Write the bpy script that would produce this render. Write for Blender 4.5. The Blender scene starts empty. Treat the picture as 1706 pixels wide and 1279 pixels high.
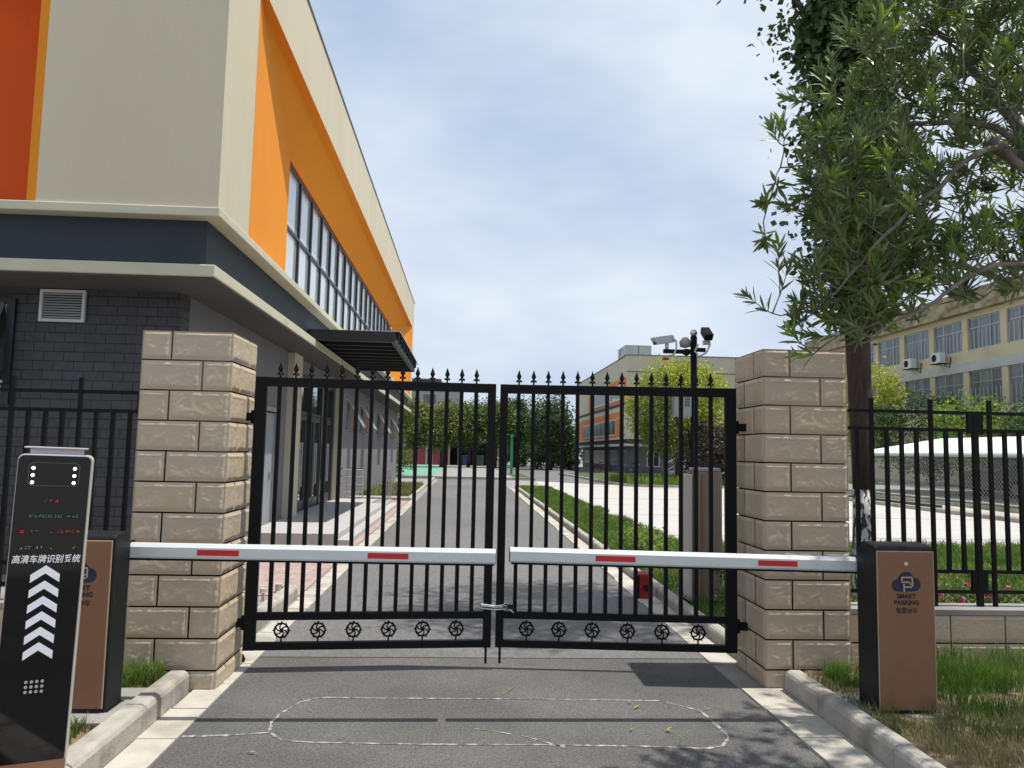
import bpy, bmesh, math, random
from mathutils import Vector, Matrix, noise, Quaternion
PI = math.pi
sc = bpy.context.scene
COL = sc.collection

# ------------------------------------------------------------------ camera
CAM_H = 1.63
YAW, PITCH, ROLL = 0.05729, 0.08798, 0.02
f_ = Vector((math.sin(YAW)*math.cos(PITCH), math.cos(YAW)*math.cos(PITCH), math.sin(PITCH)))
r_ = Vector((math.cos(YAW), -math.sin(YAW), 0)); u_ = r_.cross(f_)
cr, sr = math.cos(ROLL), math.sin(ROLL)
r2 = r_*cr + u_*sr; u2 = u_*cr - r_*sr
camd = bpy.data.cameras.new('camera'); camo = bpy.data.objects.new('camera', camd); COL.objects.link(camo)
camo.matrix_world = Matrix(((r2.x, u2.x, -f_.x, 0), (r2.y, u2.y, -f_.y, 0), (r2.z, u2.z, -f_.z, CAM_H), (0, 0, 0, 1)))
camd.sensor_width = 36; camd.lens = 36*1281/1706; camd.clip_end = 2000; camd.clip_start = 0.05
sc.camera = camo

# ------------------------------------------------------------------ sky, sun, exposure
SUN_EL, SUN_AZ = math.radians(70.5), math.radians(94)      # azimuth clockwise from +Y: the sun stands over the right hand side
w = bpy.data.worlds.new('World'); sc.world = w; w.use_nodes = True
nt = w.node_tree; nt.nodes.clear()
def N(t, **k):
    n = nt.nodes.new(t)
    for a, b in k.items(): setattr(n, a, b)
    return n
out = N('ShaderNodeOutputWorld'); bg = N('ShaderNodeBackground'); bg.inputs['Strength'].default_value = 0.1
sky = N('ShaderNodeTexSky', sky_type='NISHITA', sun_disc=False, sun_elevation=SUN_EL, sun_rotation=SUN_AZ)
sky.air_density = 1.2; sky.dust_density = 2.0
tc = N('ShaderNodeTexCoord')
mp = N('ShaderNodeMapping'); mp.inputs['Scale'].default_value = (1.0, 1.0, 2.3); mp.inputs['Rotation'].default_value = (0.1, 0.25, 0.3)
n1 = N('ShaderNodeTexNoise'); n1.inputs['Scale'].default_value = 1.5; n1.inputs['Detail'].default_value = 6; n1.inputs['Roughness'].default_value = 0.5; n1.inputs['Distortion'].default_value = 0.25
cr1 = N('ShaderNodeValToRGB'); cr1.color_ramp.elements[0].position = 0.34; cr1.color_ramp.elements[1].position = 0.58
cr1.color_ramp.elements[0].color = (.62, .62, .62, 1); cr1.color_ramp.elements[1].color = (1, 1, 1, 1)
n2 = N('ShaderNodeTexNoise'); n2.inputs['Scale'].default_value = 3.0; n2.inputs['Detail'].default_value = 5; n2.inputs['Roughness'].default_value = 0.5
cr2 = N('ShaderNodeValToRGB'); cr2.color_ramp.elements[0].position = 0.30; cr2.color_ramp.elements[1].position = 0.62
cr2.color_ramp.elements[0].color = (3.7, 4.45, 5.75, 1); cr2.color_ramp.elements[1].color = (5.4, 5.95, 6.7, 1)
mx = N('ShaderNodeMixRGB')
L = nt.links.new
L(tc.outputs['Generated'], mp.inputs['Vector']); L(mp.outputs[0], n1.inputs['Vector']); L(mp.outputs[0], n2.inputs['Vector'])
L(n1.outputs['Fac'], cr1.inputs[0]); L(n2.outputs['Fac'], cr2.inputs[0])
L(cr1.outputs[0], mx.inputs[0]); L(sky.outputs[0], mx.inputs[1]); L(cr2.outputs[0], mx.inputs[2])
L(mx.outputs[0], bg.inputs['Color']); L(bg.outputs[0], out.inputs['Surface'])
sd = bpy.data.lights.new('sun', 'SUN'); sd.energy = 3.6; sd.angle = math.radians(0.6); sd.color = (1, .95, .86)
so = bpy.data.objects.new('sun', sd); COL.objects.link(so)
sdir = Vector((math.sin(SUN_AZ)*math.cos(SUN_EL), math.cos(SUN_AZ)*math.cos(SUN_EL), math.sin(SUN_EL)))
so.rotation_euler = sdir.to_track_quat('Z', 'Y').to_euler(); so.location = (20, 0, 40)
sc.view_settings.view_transform = 'Standard'; sc.view_settings.look = 'None'; sc.view_settings.exposure = 0.54; sc.view_settings.gamma = 1

# ------------------------------------------------------------------ materials
def M(name, col, rough=.7, var=.12, vs=3., bump=0., bs=60., metal=0., col2=None, c2=(.55, .7), c2s=2., spec=.5, stretch=None, transl=0., detail=6, emit=None, coat=0.):
    m = bpy.data.materials.new(name); m.use_nodes = True; t = m.node_tree; n = t.nodes; p = n['Principled BSDF']
    p.inputs['Roughness'].default_value = rough; p.inputs['Metallic'].default_value = metal; p.inputs['Specular IOR Level'].default_value = spec
    p.inputs['Coat Weight'].default_value = coat
    tc = n.new('ShaderNodeTexCoord'); mp = n.new('ShaderNodeMapping')
    if stretch: mp.inputs['Scale'].default_value = stretch
    t.links.new(tc.outputs['Object'], mp.inputs['Vector'])
    ns = n.new('ShaderNodeTexNoise'); ns.inputs['Scale'].default_value = vs; ns.inputs['Detail'].default_value = detail; ns.inputs['Roughness'].default_value = .6
    t.links.new(mp.outputs[0], ns.inputs['Vector'])
    mr = n.new('ShaderNodeMapRange'); mr.inputs[1].default_value = .3; mr.inputs[2].default_value = .7; mr.inputs[3].default_value = 1-var; mr.inputs[4].default_value = 1+var
    t.links.new(ns.outputs['Fac'], mr.inputs[0])
    base = n.new('ShaderNodeMixRGB'); base.inputs[1].default_value = (*col, 1); base.inputs[2].default_value = (*(col2 or col), 1); base.inputs[0].default_value = 0
    if col2:
        n3 = n.new('ShaderNodeTexNoise'); n3.inputs['Scale'].default_value = c2s; n3.inputs['Detail'].default_value = 5
        t.links.new(mp.outputs[0], n3.inputs['Vector'])
        m3 = n.new('ShaderNodeMapRange'); m3.inputs[1].default_value = c2[0]; m3.inputs[2].default_value = c2[1]
        t.links.new(n3.outputs['Fac'], m3.inputs[0]); t.links.new(m3.outputs[0], base.inputs[0])
    mul = n.new('ShaderNodeVectorMath'); mul.operation = 'SCALE'
    t.links.new(base.outputs[0], mul.inputs[0]); t.links.new(mr.outputs[0], mul.inputs['Scale'])
    t.links.new(mul.outputs[0], p.inputs['Base Color'])
    if bump:
        nb = n.new('ShaderNodeTexNoise'); nb.inputs['Scale'].default_value = bs; nb.inputs['Detail'].default_value = 4
        t.links.new(mp.outputs[0], nb.inputs['Vector'])
        b = n.new('ShaderNodeBump'); b.inputs['Strength'].default_value = bump; b.inputs['Distance'].default_value = .01
        t.links.new(nb.outputs['Fac'], b.inputs['Height']); t.links.new(b.outputs[0], p.inputs['Normal'])
    if emit:
        p.inputs['Emission Color'].default_value = (*emit[0], 1); p.inputs['Emission Strength'].default_value = emit[1]
    if transl:
        tr = n.new('ShaderNodeBsdfTranslucent'); mxs = n.new('ShaderNodeMixShader'); mxs.inputs[0].default_value = transl
        t.links.new(mul.outputs[0], tr.inputs['Color']); t.links.new(p.outputs[0], mxs.inputs[1]); t.links.new(tr.outputs[0], mxs.inputs[2])
        t.links.new(mxs.outputs[0], n['Material Output'].inputs['Surface'])
    return m

def M_brick(name, c1, c2, mortar, bw, rh, ms, axis='XZ', bump=.5, rough=.6, offset=.5):
    m = bpy.data.materials.new(name); m.use_nodes = True; t = m.node_tree; n = t.nodes; p = n['Principled BSDF']; p.inputs['Roughness'].default_value = rough
    tc = n.new('ShaderNodeTexCoord'); sp = n.new('ShaderNodeSeparateXYZ'); cb = n.new('ShaderNodeCombineXYZ')
    t.links.new(tc.outputs['Object'], sp.inputs[0]); t.links.new(sp.outputs[axis[0]], cb.inputs[0]); t.links.new(sp.outputs[axis[1]], cb.inputs[1])
    b = n.new('ShaderNodeTexBrick'); b.offset = offset; b.inputs['Scale'].default_value = 1
    b.inputs['Color1'].default_value = (*c1, 1); b.inputs['Color2'].default_value = (*c2, 1); b.inputs['Mortar'].default_value = (*mortar, 1)
    b.inputs['Brick Width'].default_value = bw; b.inputs['Row Height'].default_value = rh; b.inputs['Mortar Size'].default_value = ms; b.inputs['Mortar Smooth'].default_value = .1
    t.links.new(cb.outputs[0], b.inputs['Vector'])
    ns = n.new('ShaderNodeTexNoise'); ns.inputs['Scale'].default_value = 9; ns.inputs['Detail'].default_value = 6; t.links.new(tc.outputs['Object'], ns.inputs['Vector'])
    mr = n.new('ShaderNodeMapRange'); mr.inputs[1].default_value = .3; mr.inputs[2].default_value = .7; mr.inputs[3].default_value = .8; mr.inputs[4].default_value = 1.2; t.links.new(ns.outputs['Fac'], mr.inputs[0])
    mul = n.new('ShaderNodeVectorMath'); mul.operation = 'SCALE'; t.links.new(b.outputs['Color'], mul.inputs[0]); t.links.new(mr.outputs[0], mul.inputs['Scale'])
    t.links.new(mul.outputs[0], p.inputs['Base Color'])
    bp = n.new('ShaderNodeBump'); bp.invert = True; bp.inputs['Strength'].default_value = bump; bp.inputs['Distance'].default_value = .005
    t.links.new(b.outputs['Fac'], bp.inputs['Height']); t.links.new(bp.outputs[0], p.inputs['Normal'])
    return m

def M_glass(name, col, gloss=.5, rough=.04, tint=(1, 1, 1)):
    m = bpy.data.materials.new(name); m.use_nodes = True; t = m.node_tree; n = t.nodes; n.clear()
    o = n.new('ShaderNodeOutputMaterial'); d = n.new('ShaderNodeBsdfDiffuse'); d.inputs[0].default_value = (*col, 1)
    g = n.new('ShaderNodeBsdfGlossy'); g.inputs['Roughness'].default_value = rough; g.inputs['Color'].default_value = (*tint, 1)
    lw = n.new('ShaderNodeLayerWeight'); lw.inputs[0].default_value = .35
    ad = n.new('ShaderNodeMath'); ad.operation = 'MULTIPLY_ADD'; ad.inputs[1].default_value = 1-gloss; ad.inputs[2].default_value = gloss*.6; ad.use_clamp = True
    ns = n.new('ShaderNodeTexNoise'); ns.inputs['Scale'].default_value = .9; bp = n.new('ShaderNodeBump'); bp.inputs['Strength'].default_value = .04
    t.links.new(ns.outputs['Fac'], bp.inputs['Height']); t.links.new(bp.outputs[0], g.inputs['Normal'])
    x = n.new('ShaderNodeMixShader'); t.links.new(lw.outputs['Facing'], ad.inputs[0]); t.links.new(ad.outputs[0], x.inputs[0])
    t.links.new(d.outputs[0], x.inputs[1]); t.links.new(g.outputs[0], x.inputs[2]); t.links.new(x.outputs[0], o.inputs[0])
    return m

black = M('black_paint', (.0035, .0035, .0045), .5, .2, 8, spec=.18)
cream = M('cream_render', (.565, .515, .385), .8, .03, .7, .15, 90, col2=(.515, .465, .345), c2=(.50, .78), c2s=1.1, spec=.3, stretch=(1, 1, .14))
cream_trim = M('cream_trim', (.53, .50, .38), .8, .06, 2, .1, 60, col2=(.42, .42, .32), c2=(.6, .75), c2s=1.2)
orange = M('orange_render', (.74, .262, .020), .85, .03, .8, .15, 90, spec=.2)
orange_red = M('deep_orange_render', (.66, .10, .016), .85, .05, .8, .15, 90, spec=.2)
slate = M('slate_render', (.026, .035, .047), .75, .08, 1.2, .1, 60)
slate2 = M('grey_render', (.17, .165, .175), .8, .05, 1, .1, 60)
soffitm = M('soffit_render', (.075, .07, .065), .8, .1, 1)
dbrick = M_brick('dark_brick_tile', (.040, .042, .043), (.052, .052, .062), (.008, .008, .009), .25, .121, .006)
glass_up = M_glass('pale_window_glass', (.60, .63, .63), .42, .08, (.80, .84, .84))
glass_dk = M_glass('dark_window_glass', (.012, .014, .016), .18)
glass_far = M_glass('office_window_glass', (.10, .12, .15), .35)
frame_dk = M('dark_window_frame', (.014, .018, .026), .4, .1, 5)
frame_al = M('aluminium', (.42, .43, .44), .35, .08, 12, metal=.7)
steel = M('stainless_steel', (.55, .55, .56), .22, .08, 12, metal=1.)
white_pt = M('white_enamel', (.58, .62, .62), .4, .04, 4)
red_tape = M('red_reflective_tape', (.52, .012, .02), .35, .1, 60)
cab_black = M('charcoal_cabinet_paint', (.008, .010, .011), .5, .12, 12, .08, 300, spec=.3)
cab_brown = M('brown_cabinet_panel', (.235, .12, .068), .5, .05, 5, .03, 300, col2=(.18, .10, .062), c2s=2, spec=.3)
cab_edge = M('tan_panel_edge', (.45, .34, .24), .5, .05, 5)
tile_m = M('beige_stone_tile', (.50, .395, .275), .55, .05, 3.5, .12, 90, col2=(.46, .39, .30), c2=(.4, .65), c2s=2.2)
grout = M('dark_grout', (.014, .010, .008), .9, .2, 20)
asphalt = M('asphalt', (.088, .085, .083), .9, .55, 95, .7, 110, col2=(.115, .111, .108), c2=(.40, .62), c2s=1.1, detail=3)
asphalt_in = M('worn_asphalt', (.128, .126, .124), .9, .22, 40, .5, 170, col2=(.155, .15, .15), c2=(.42, .6), c2s=.35, stretch=(1, .35, 1))
conc = M('pale_concrete', (.43, .415, .395), .9, .06, 1.5, .15, 80, col2=(.34, .33, .31), c2=(.56, .75), c2s=.35)
conc_g = M('grey_concrete', (.26, .25, .235), .9, .12, 3, .3, 80, col2=(.2, .19, .18), c2s=1.1)
gutter_m = M('gutter_concrete', (.44, .41, .36), .9, .14, 5, .4, 90, col2=(.27, .25, .22), c2=(.5, .7), c2s=2.6)
kerb_m = M('kerb_stone', (.36, .34, .30), .85, .16, 7, .5, 70, col2=(.22, .20, .17), c2=(.5, .72), c2s=4.5)
pinkpave = M_brick('pink_brick_paving', (.34, .24, .22), (.40, .30, .28), (.24, .2, .18), .2, .1, .006, 'XY', .4, .9)
soil = M('soil', (.15, .105, .062), .95, .35, 9, .9, 35, col2=(.26, .20, .13), c2=(.45, .65), c2s=2.2)
turf = M('turf_soil', (.055, .085, .018), .95, .4, 6, .9, 30, col2=(.11, .10, .05), c2=(.5, .7), c2s=1.2)
grass_m = M('grass_blade', (.10, .20, .025), .6, .4, 2.5, col2=(.20, .24, .05), c2=(.5, .7), c2s=1.3, transl=.35)
grass_dry = M('dry_grass_blade', (.16, .19, .06), .7, .4, 3, col2=(.32, .27, .14), c2=(.45, .6), c2s=3.2, transl=.3)
bark = M('grey_bark', (.15, .13, .105), .9, .35, 14, .9, 40, col2=(.25, .225, .19), c2s=9, stretch=(1, 1, .35))
bark2 = M('dark_bark', (.052, .034, .026), .95, .4, 22, 1., 60, stretch=(1, 1, .25))
lime = M('flaking_lime_wash', (.55, .54, .52), .9, .12, 20, .6, 70, col2=(.05, .038, .03), c2=(.50, .54), c2s=26, stretch=(1, 1, .45))
olean_m = M('oleander_leaf', (.095, .158, .042), .36, .35, 3.5, col2=(.17, .21, .09), c2=(.45, .65), c2s=6, transl=.2, spec=.4)
young_m = M('young_oleander_leaf', (.22, .33, .05), .35, .3, 5, transl=.35, spec=.4)
crown_m = M('dark_leaf', (.045, .092, .024), .5, .35, 2.5, col2=(.07, .13, .03), c2s=4, transl=.2)
def leafm(nm, c, c2, s=1.2): return M(nm, c, .6, .35, s*2, col2=c2, c2=(.4, .62), c2s=s, transl=.3)
lf_yel = leafm('yellow_green_leaf', (.30, .35, .035), (.42, .46, .06))
lf_mid = leafm('mid_green_leaf', (.08, .13, .02), (.14, .19, .035))
lf_olive = leafm('olive_leaf', (.13, .155, .03), (.19, .21, .045), .6)
lf_dk = leafm('deep_green_leaf', (.035, .075, .018), (.06, .115, .03), .6)
lf_pur = leafm('dark_purple_leaf', (.032, .022, .022), (.05, .04, .03), .8)
lf_bright = leafm('bright_green_leaf', (.14, .24, .03), (.24, .33, .06))
pinkfl = M('pink_petal', (.5, .03, .16), .6, .2, 5, transl=.3)

# ------------------------------------------------------------------ mesh building helpers
ORG = {}
class MB:
    def __init__(s): s.v = []; s.f = []; s.m = []; s.cur = 0
    def face(s, pts, mi=None):
        i = len(s.v); s.v += [tuple(p) for p in pts]; s.f.append(tuple(range(i, i+len(pts)))); s.m.append(s.cur if mi is None else mi)
    def box(s, x0, x1, y0, y1, z0, z1, mi=None):
        if x0 > x1: x0, x1 = x1, x0
        if y0 > y1: y0, y1 = y1, y0
        if z0 > z1: z0, z1 = z1, z0
        i = len(s.v); s.v += [(x, y, z) for z in (z0, z1) for y in (y0, y1) for x in (x0, x1)]
        for q in ((0, 2, 3, 1), (4, 5, 7, 6), (0, 1, 5, 4), (2, 6, 7, 3), (0, 4, 6, 2), (1, 3, 7, 5)):
            s.f.append(tuple(i+k for k in q)); s.m.append(s.cur if mi is None else mi)
        return s
    def prism(s, poly, axis, a, b, mi=None):     # poly of 2D points extruded along axis ('x','y','z') from a to b
        def P(p, t): return {'x': (t, p[0], p[1]), 'y': (p[0], t, p[1]), 'z': (p[0], p[1], t)}[axis]
        n = len(poly); i = len(s.v); s.v += [P(p, a) for p in poly]+[P(p, b) for p in poly]; mi = s.cur if mi is None else mi
        s.f.append(tuple(i+k for k in range(n))[::-1]); s.m.append(mi); s.f.append(tuple(i+n+k for k in range(n))); s.m.append(mi)
        for k in range(n): s.f.append((i+k, i+(k+1) % n, i+n+(k+1) % n, i+n+k)); s.m.append(mi)
        return s
    def tube(s, pts, rad, n=6, cap=True, mi=None):
        pts = [Vector(p) for p in pts]; mi = s.cur if mi is None else mi
        if not hasattr(rad, '__len__'): rad = [rad]*len(pts)
        i0 = len(s.v); up = None
        for k, p in enumerate(pts):
            d = (pts[min(k+1, len(pts)-1)]-pts[max(k-1, 0)]); d = d.normalized() if d.length > 1e-9 else Vector((0, 0, 1))
            if up is None: up = d.orthogonal().normalized()
            else:
                up = up-d*up.dot(d); up = up.normalized() if up.length > 1e-6 else d.orthogonal().normalized()
            sd_ = d.cross(up)
            for j in range(n):
                a = 2*PI*j/n; s.v.append(tuple(p+(up*math.cos(a)+sd_*math.sin(a))*rad[k]))
        for k in range(len(pts)-1):
            for j in range(n):
                a = i0+k*n+j; b = i0+k*n+(j+1) % n; s.f.append((a, b, b+n, a+n)); s.m.append(mi)
        if cap:
            s.f.append(tuple(i0+j for j in range(n))[::-1]); s.m.append(mi); e = i0+(len(pts)-1)*n; s.f.append(tuple(e+j for j in range(n))); s.m.append(mi)
        return s
    def lathe(s, prof, c, n=12, mi=None):        # prof list of (r,z)
        return s.tube([(c[0], c[1], c[2]+z) for r, z in prof], [max(r, 1e-4) for r, z in prof], n, True, mi)
    def build(s, name, mats, parent=None, smooth=False, bevel=0., org=None, seg=2):
        if not isinstance(mats, (list, tuple)): mats = [mats]
        o0 = Vector(ORG.get(parent.name, (0, 0, 0))) if parent else Vector(org or (0, 0, 0))
        me = bpy.data.meshes.new(name); me.from_pydata([(v[0]-o0.x, v[1]-o0.y, v[2]-o0.z) for v in s.v], [], s.f)
        for m in mats: me.materials.append(m)
        if len(mats) > 1: me.polygons.foreach_set('material_index', s.m)
        if smooth: me.polygons.foreach_set('use_smooth', [True]*len(s.f))
        me.update(); o = bpy.data.objects.new(name, me); COL.objects.link(o)
        if parent: o.parent = parent
        elif org: o.location = org
        ORG[o.name] = tuple(o0)
        if bevel:
            b = o.modifiers.new('bevel', 'BEVEL'); b.width = bevel; b.segments = seg; b.limit_method = 'ANGLE'
        return o
def bx(x0, x1, y0, y1, z0, z1): return MB().box(x0, x1, y0, y1, z0, z1)
def tag(o, label=None, cat=None, group=None, kind=None):
    if label: o['label'] = label
    if cat: o['category'] = cat
    if group: o['group'] = group
    if kind: o['kind'] = kind
    return o
def thing(name, loc, label, cat, group=None):
    o = bpy.data.objects.new(name, None); COL.objects.link(o); o.location = loc; o.empty_display_size = .2; ORG[o.name] = tuple(loc)
    return tag(o, label, cat, group)
def struct(o, label=None): return tag(o, label, None, None, 'structure')
def copy_tree(o, parent=None, loc=None, rz=None, label=None):
    c = o.copy(); COL.objects.link(c)
    if parent: c.parent = parent
    if loc is not None: c.location = loc
    if rz is not None: c.rotation_euler = (0, 0, rz)
    if label: c['label'] = label
    for ch in o.children: copy_tree(ch, c)
    return c
def text(name, body, width, cx, cz, y, mat, parent, bold=0., shear=0., height=None):
    c = bpy.data.curves.new(name, 'FONT'); c.body = body; c.size = 1; c.offset = bold; c.shear = shear; c.align_x = 'CENTER'; c.extrude = .004
    t = bpy.data.objects.new(name, c); COL.objects.link(t)
    me = bpy.data.meshes.new_from_object(t.evaluated_get(bpy.context.evaluated_depsgraph_get())); bpy.data.objects.remove(t)
    xs = [v.co.x for v in me.vertices]; ys = [v.co.y for v in me.vertices]
    wd = max(xs)-min(xs); hh = max(ys)-min(ys); k = width/wd; kz = (height/hh) if height else k; mxx = (max(xs)+min(xs))/2; my = (max(ys)+min(ys))/2
    o0 = ORG[parent.name]
    for v in me.vertices:
        X, Y, Zz = v.co; v.co = (cx+(X-mxx)*k-o0[0], y-Zz*k*.4-o0[1], cz+(Y-my)*kz-o0[2])
    me.materials.clear(); me.materials.append(mat); o = bpy.data.objects.new(name, me); COL.objects.link(o); o.parent = parent; ORG[o.name] = o0
    return o
def sstep(a, b, x):
    t = max(0., min(1., (x-a)/(b-a))); return t*t*(3-2*t)

# ------------------------------------------------------------------ ground and roads
def sheet(name, poly, z, mat): 
    m = MB(); m.face([(x, y, z) for x, y in poly]); return struct(m.build(name, mat))
sheet('ground', [(-300, -60), (300, -60), (300, 500), (-300, 500)], 0, conc_g)
sheet('asphalt_road', [(-1.57, -3), (1.97, -3), (1.95, 6.2), (1.92, 44.4), (-1.52, 44.4), (-1.57, 6.2)], .008, asphalt)
sheet('inner_asphalt_road', [(-1.565, 6.22), (1.955, 6.22), (1.92, 44.3), (-1.52, 44.3)], .012, asphalt_in)
sheet('concrete_yard', [(3.9, 13.4), (14.8, 13.4), (14.8, 34), (14.5, 60), (6.5, 60), (4.0, 44.5), (3.35, 34), (3.75, 21)], .006, conc)
sheet('far_road', [(3.0, 44.6), (7.5, 40), (14, 52), (12.4, 110), (2.5, 110)], .010, asphalt_in)
sheet('green_court', [(-9, 50), (-2.1, 50), (-2.1, 86), (-9, 86)], .012, M('green_court_paint', (.13, .30, .22), .8, .08, 1))
sheet('grey_court', [(-2.1, 46), (2.9, 46), (2.9, 86), (-2.1, 86)], .010, conc_g)
sheet('brick_paving', [(-3.7, 8.75), (-1.80, 8.75), (-1.80, 25), (-3.7, 25)], .009, pinkpave)
sheet('brick_island', [(2.6, 44.8), (3.1, 44.8), (3.6, 55), (2.2, 55)], .016, pinkpave)
def raised(name, x0, x1, y0, y1, z, mat, amp=.02, n=(40, 40), seed=0):
    m = MB(); nx, ny = n
    def h(x, y): return z+amp*(noise.noise(Vector((x*1.7+seed, y*1.7, 0)))+.5*noise.noise(Vector((x*5, y*5, seed))))
    for i in range(nx+1):
        for j in range(ny+1):
            x = x0+(x1-x0)*i/nx; y = y0+(y1-y0)*j/ny
            e = i in (0, nx) or j in (0, ny); m.v.append((x, y, z-.08 if e else h(x, y)))
    for i in range(nx):
        for j in range(ny):
            a = i*(ny+1)+j; m.f.append((a, a+ny+1, a+ny+2, a+1)); m.m.append(0)
    return struct(m.build(name, mat, smooth=True))
raised('left_verge', -9, -1.86, -1, 5.5, .12, soil, seed=3)
raised('right_verge', 2.32, 9, -1, 5.56, .13, soil, .025, (60, 60), seed=8)
raised('lawn_verge', 2.30, 3.85, 6.0, 34.5, .10, turf, .015, (10, 120), seed=2)
raised('right_lawn', 3.7, 15.5, 5.8, 13.4, .10, turf, .03, (60, 40), seed=5)
raised('left_plot', -3.6, -1.85, 26, 35.2, .09, turf, .015, (12, 40), seed=6)
raised('far_lawn', 8.2, 40, 39, 62, .10, turf, .06, (40, 30), seed=7)
raised('left_far_bed', -8, -3.7, 44, 50, .08, turf, .05, (10, 10), seed=4)
raised('island_bed', 2.9, 4.2, 46, 57, .07, turf, .03, (6, 12), seed=4)
struct(MB().box(16.3, 60, 13, 62, 0, .32).build('raised_terrace', conc_g))

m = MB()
for yy in (15.6, 20.8, 28, 38): m.box(4.0, 14.7, yy, yy+.03, 0, .0095)  # thin dark strips laid across the concrete yard
struct(m.build('yard_strip', M('dark_strip', (.16, .15, .14), .9)))
# kerbs and gutters (jointed stones within one run)
def kerb_run(name, x_face, side, y0, y1, stone, wd=.125, h=.15, seed=0, chamf=.035, mat=None):
    rnd = random.Random(seed); m = MB(); y = y0
    while y < y1-.05:
        ye = min(y1, y+stone); dx = rnd.uniform(-.006, .006); dz = rnd.uniform(-.006, .004)
        a = x_face+dx; b = a+side*wd; hh = h+dz
        p = [(a, 0), (a, hh-chamf), (a+side*chamf*.35, hh-chamf*.35), (a+side*chamf, hh), (b-side*.01, hh), (b, hh-.01), (b, 0)]
        g = .004; m.prism(p, 'y', y+g, ye-g); y = ye
    return struct(m.build(name, mat or kerb_m, bevel=.006))
kerb_run('left_entrance_kerb', -1.775, -1, -2, 5.32, .83, .13, .155, 1)
kerb_run('right_entrance_kerb', 2.25, 1, -2, 5.40, .86, .115, .155, 2)
kerb_run('left_inner_kerb', -1.80, -1, 6.0, 8.72, .9, .13, .14, 3)
kerb_run('right_inner_kerb', 2.20, 1, 6.06, 34.6, .9, .115, .13, 4)
kerb_run('left_plot_kerb', -1.74, -1, 25, 44.2, .95, .12, .11, 5)
def gut(name, x0, x1, y0, y1, stone, seed):
    rnd = random.Random(seed); m = MB(); y = y0
    while y < y1: 
        m.box(x0+rnd.uniform(-.004, .02), x1, y+.005, min(y1, y+stone)-.005, -.02, .016+rnd.uniform(0, .003)); y += stone
    return struct(m.build(name, gutter_m))
gut('left_gutter', -1.772, -1.56, -2, 25, .5, 1); gut('right_gutter', 1.96, 2.248, -2, 5.44, .5, 2); gut('right_inner_gutter', 1.95, 2.198, 6.06, 34, .8, 3)
m = MB(); m.box(-3.7, 3.0, 44.5, 44.75, 0, .16); m.box(-4, -1.6, 35.2, 35.4, 0, .12); m.box(-3.7, -1.86, 25.0, 25.8, 0, .1); m.box(2.1, 4.1, 45.4, 45.6, 0, .12); m.box(2.3, 3.9, 34.6, 34.8, 0, .12)
struct(m.build('cross_kerb', kerb_m, bevel=.01))
m = MB(); pts = [(7.0, 58), (7.45, 50), (7.7, 42), (8.2, 38.8), (9.2, 38.2), (12, 38.4), (14.6, 39)]
for a, b in zip(pts, pts[1:]): m.tube([(a[0], a[1], .05), (b[0], b[1], .05)], .11, 4)
struct(m.build('far_kerb', kerb_m))
# saw-cut sensor loop in the asphalt in front of the gate, chalky grey
chalk = M('chalky_sealant', (.33, .32, .31), .95, .3, 40, col2=(.115, .112, .108), c2=(.42, .6), c2s=22)
m = MB()
def ribbon(P, wd, seed):
    rnd = random.Random(seed); Q = []
    for a, b in zip(P, P[1:]):
        n = max(2, int((Vector(b)-Vector(a)).length/.03))
        for k in range(n): t = k/n; Q.append((a[0]+(b[0]-a[0])*t, a[1]+(b[1]-a[1])*t))
    Q.append(P[-1])
    L_ = []
    for k, q in enumerate(Q):
        a = Q[max(k-1, 0)]; b = Q[min(k+1, len(Q)-1)]; d = Vector((b[0]-a[0], b[1]-a[1])).normalized(); w_ = wd*rnd.uniform(.3, 1.7)
        ox = rnd.uniform(-.003, .003); L_.append(((q[0]-d.y*w_+ox, q[1]+d.x*w_), (q[0]+d.y*w_+ox, q[1]-d.x*w_)))
    for a, b in zip(L_, L_[1:]): m.face([(*a[0], .0105), (*a[1], .0105), (*b[1], .0105), (*b[0], .0105)])
ribbon([(-1.08, 4.61), (-1.11, 4.78), (-1.09, 4.94), (-1.02, 5.14), (-.94, 5.22), (-.87, 5.24), (-.57, 5.225), (.13, 5.22), (.92, 5.2), (1.32, 5.18), (1.53, 4.99), (1.55, 4.75), (1.56, 4.54), (1.48, 4.4), (1.37, 4.36), (1.12, 4.39), (.45, 4.42), (-.21, 4.43), (-.81, 4.46), (-.98, 4.49), (-1.07, 4.60)], .008, 1)
ribbon([(-1.55, 4.55), (-1.3, 4.57), (-1.08, 4.61)], .012, 2); ribbon([(.09, 4.67), (.22, 4.62), (.3, 4.58)], .006, 3); ribbon([(.36, 4.56), (.5, 4.45), (.58, 4.38)], .007, 4)
struct(m.build('sensor_loop_mark', chalk))

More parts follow.
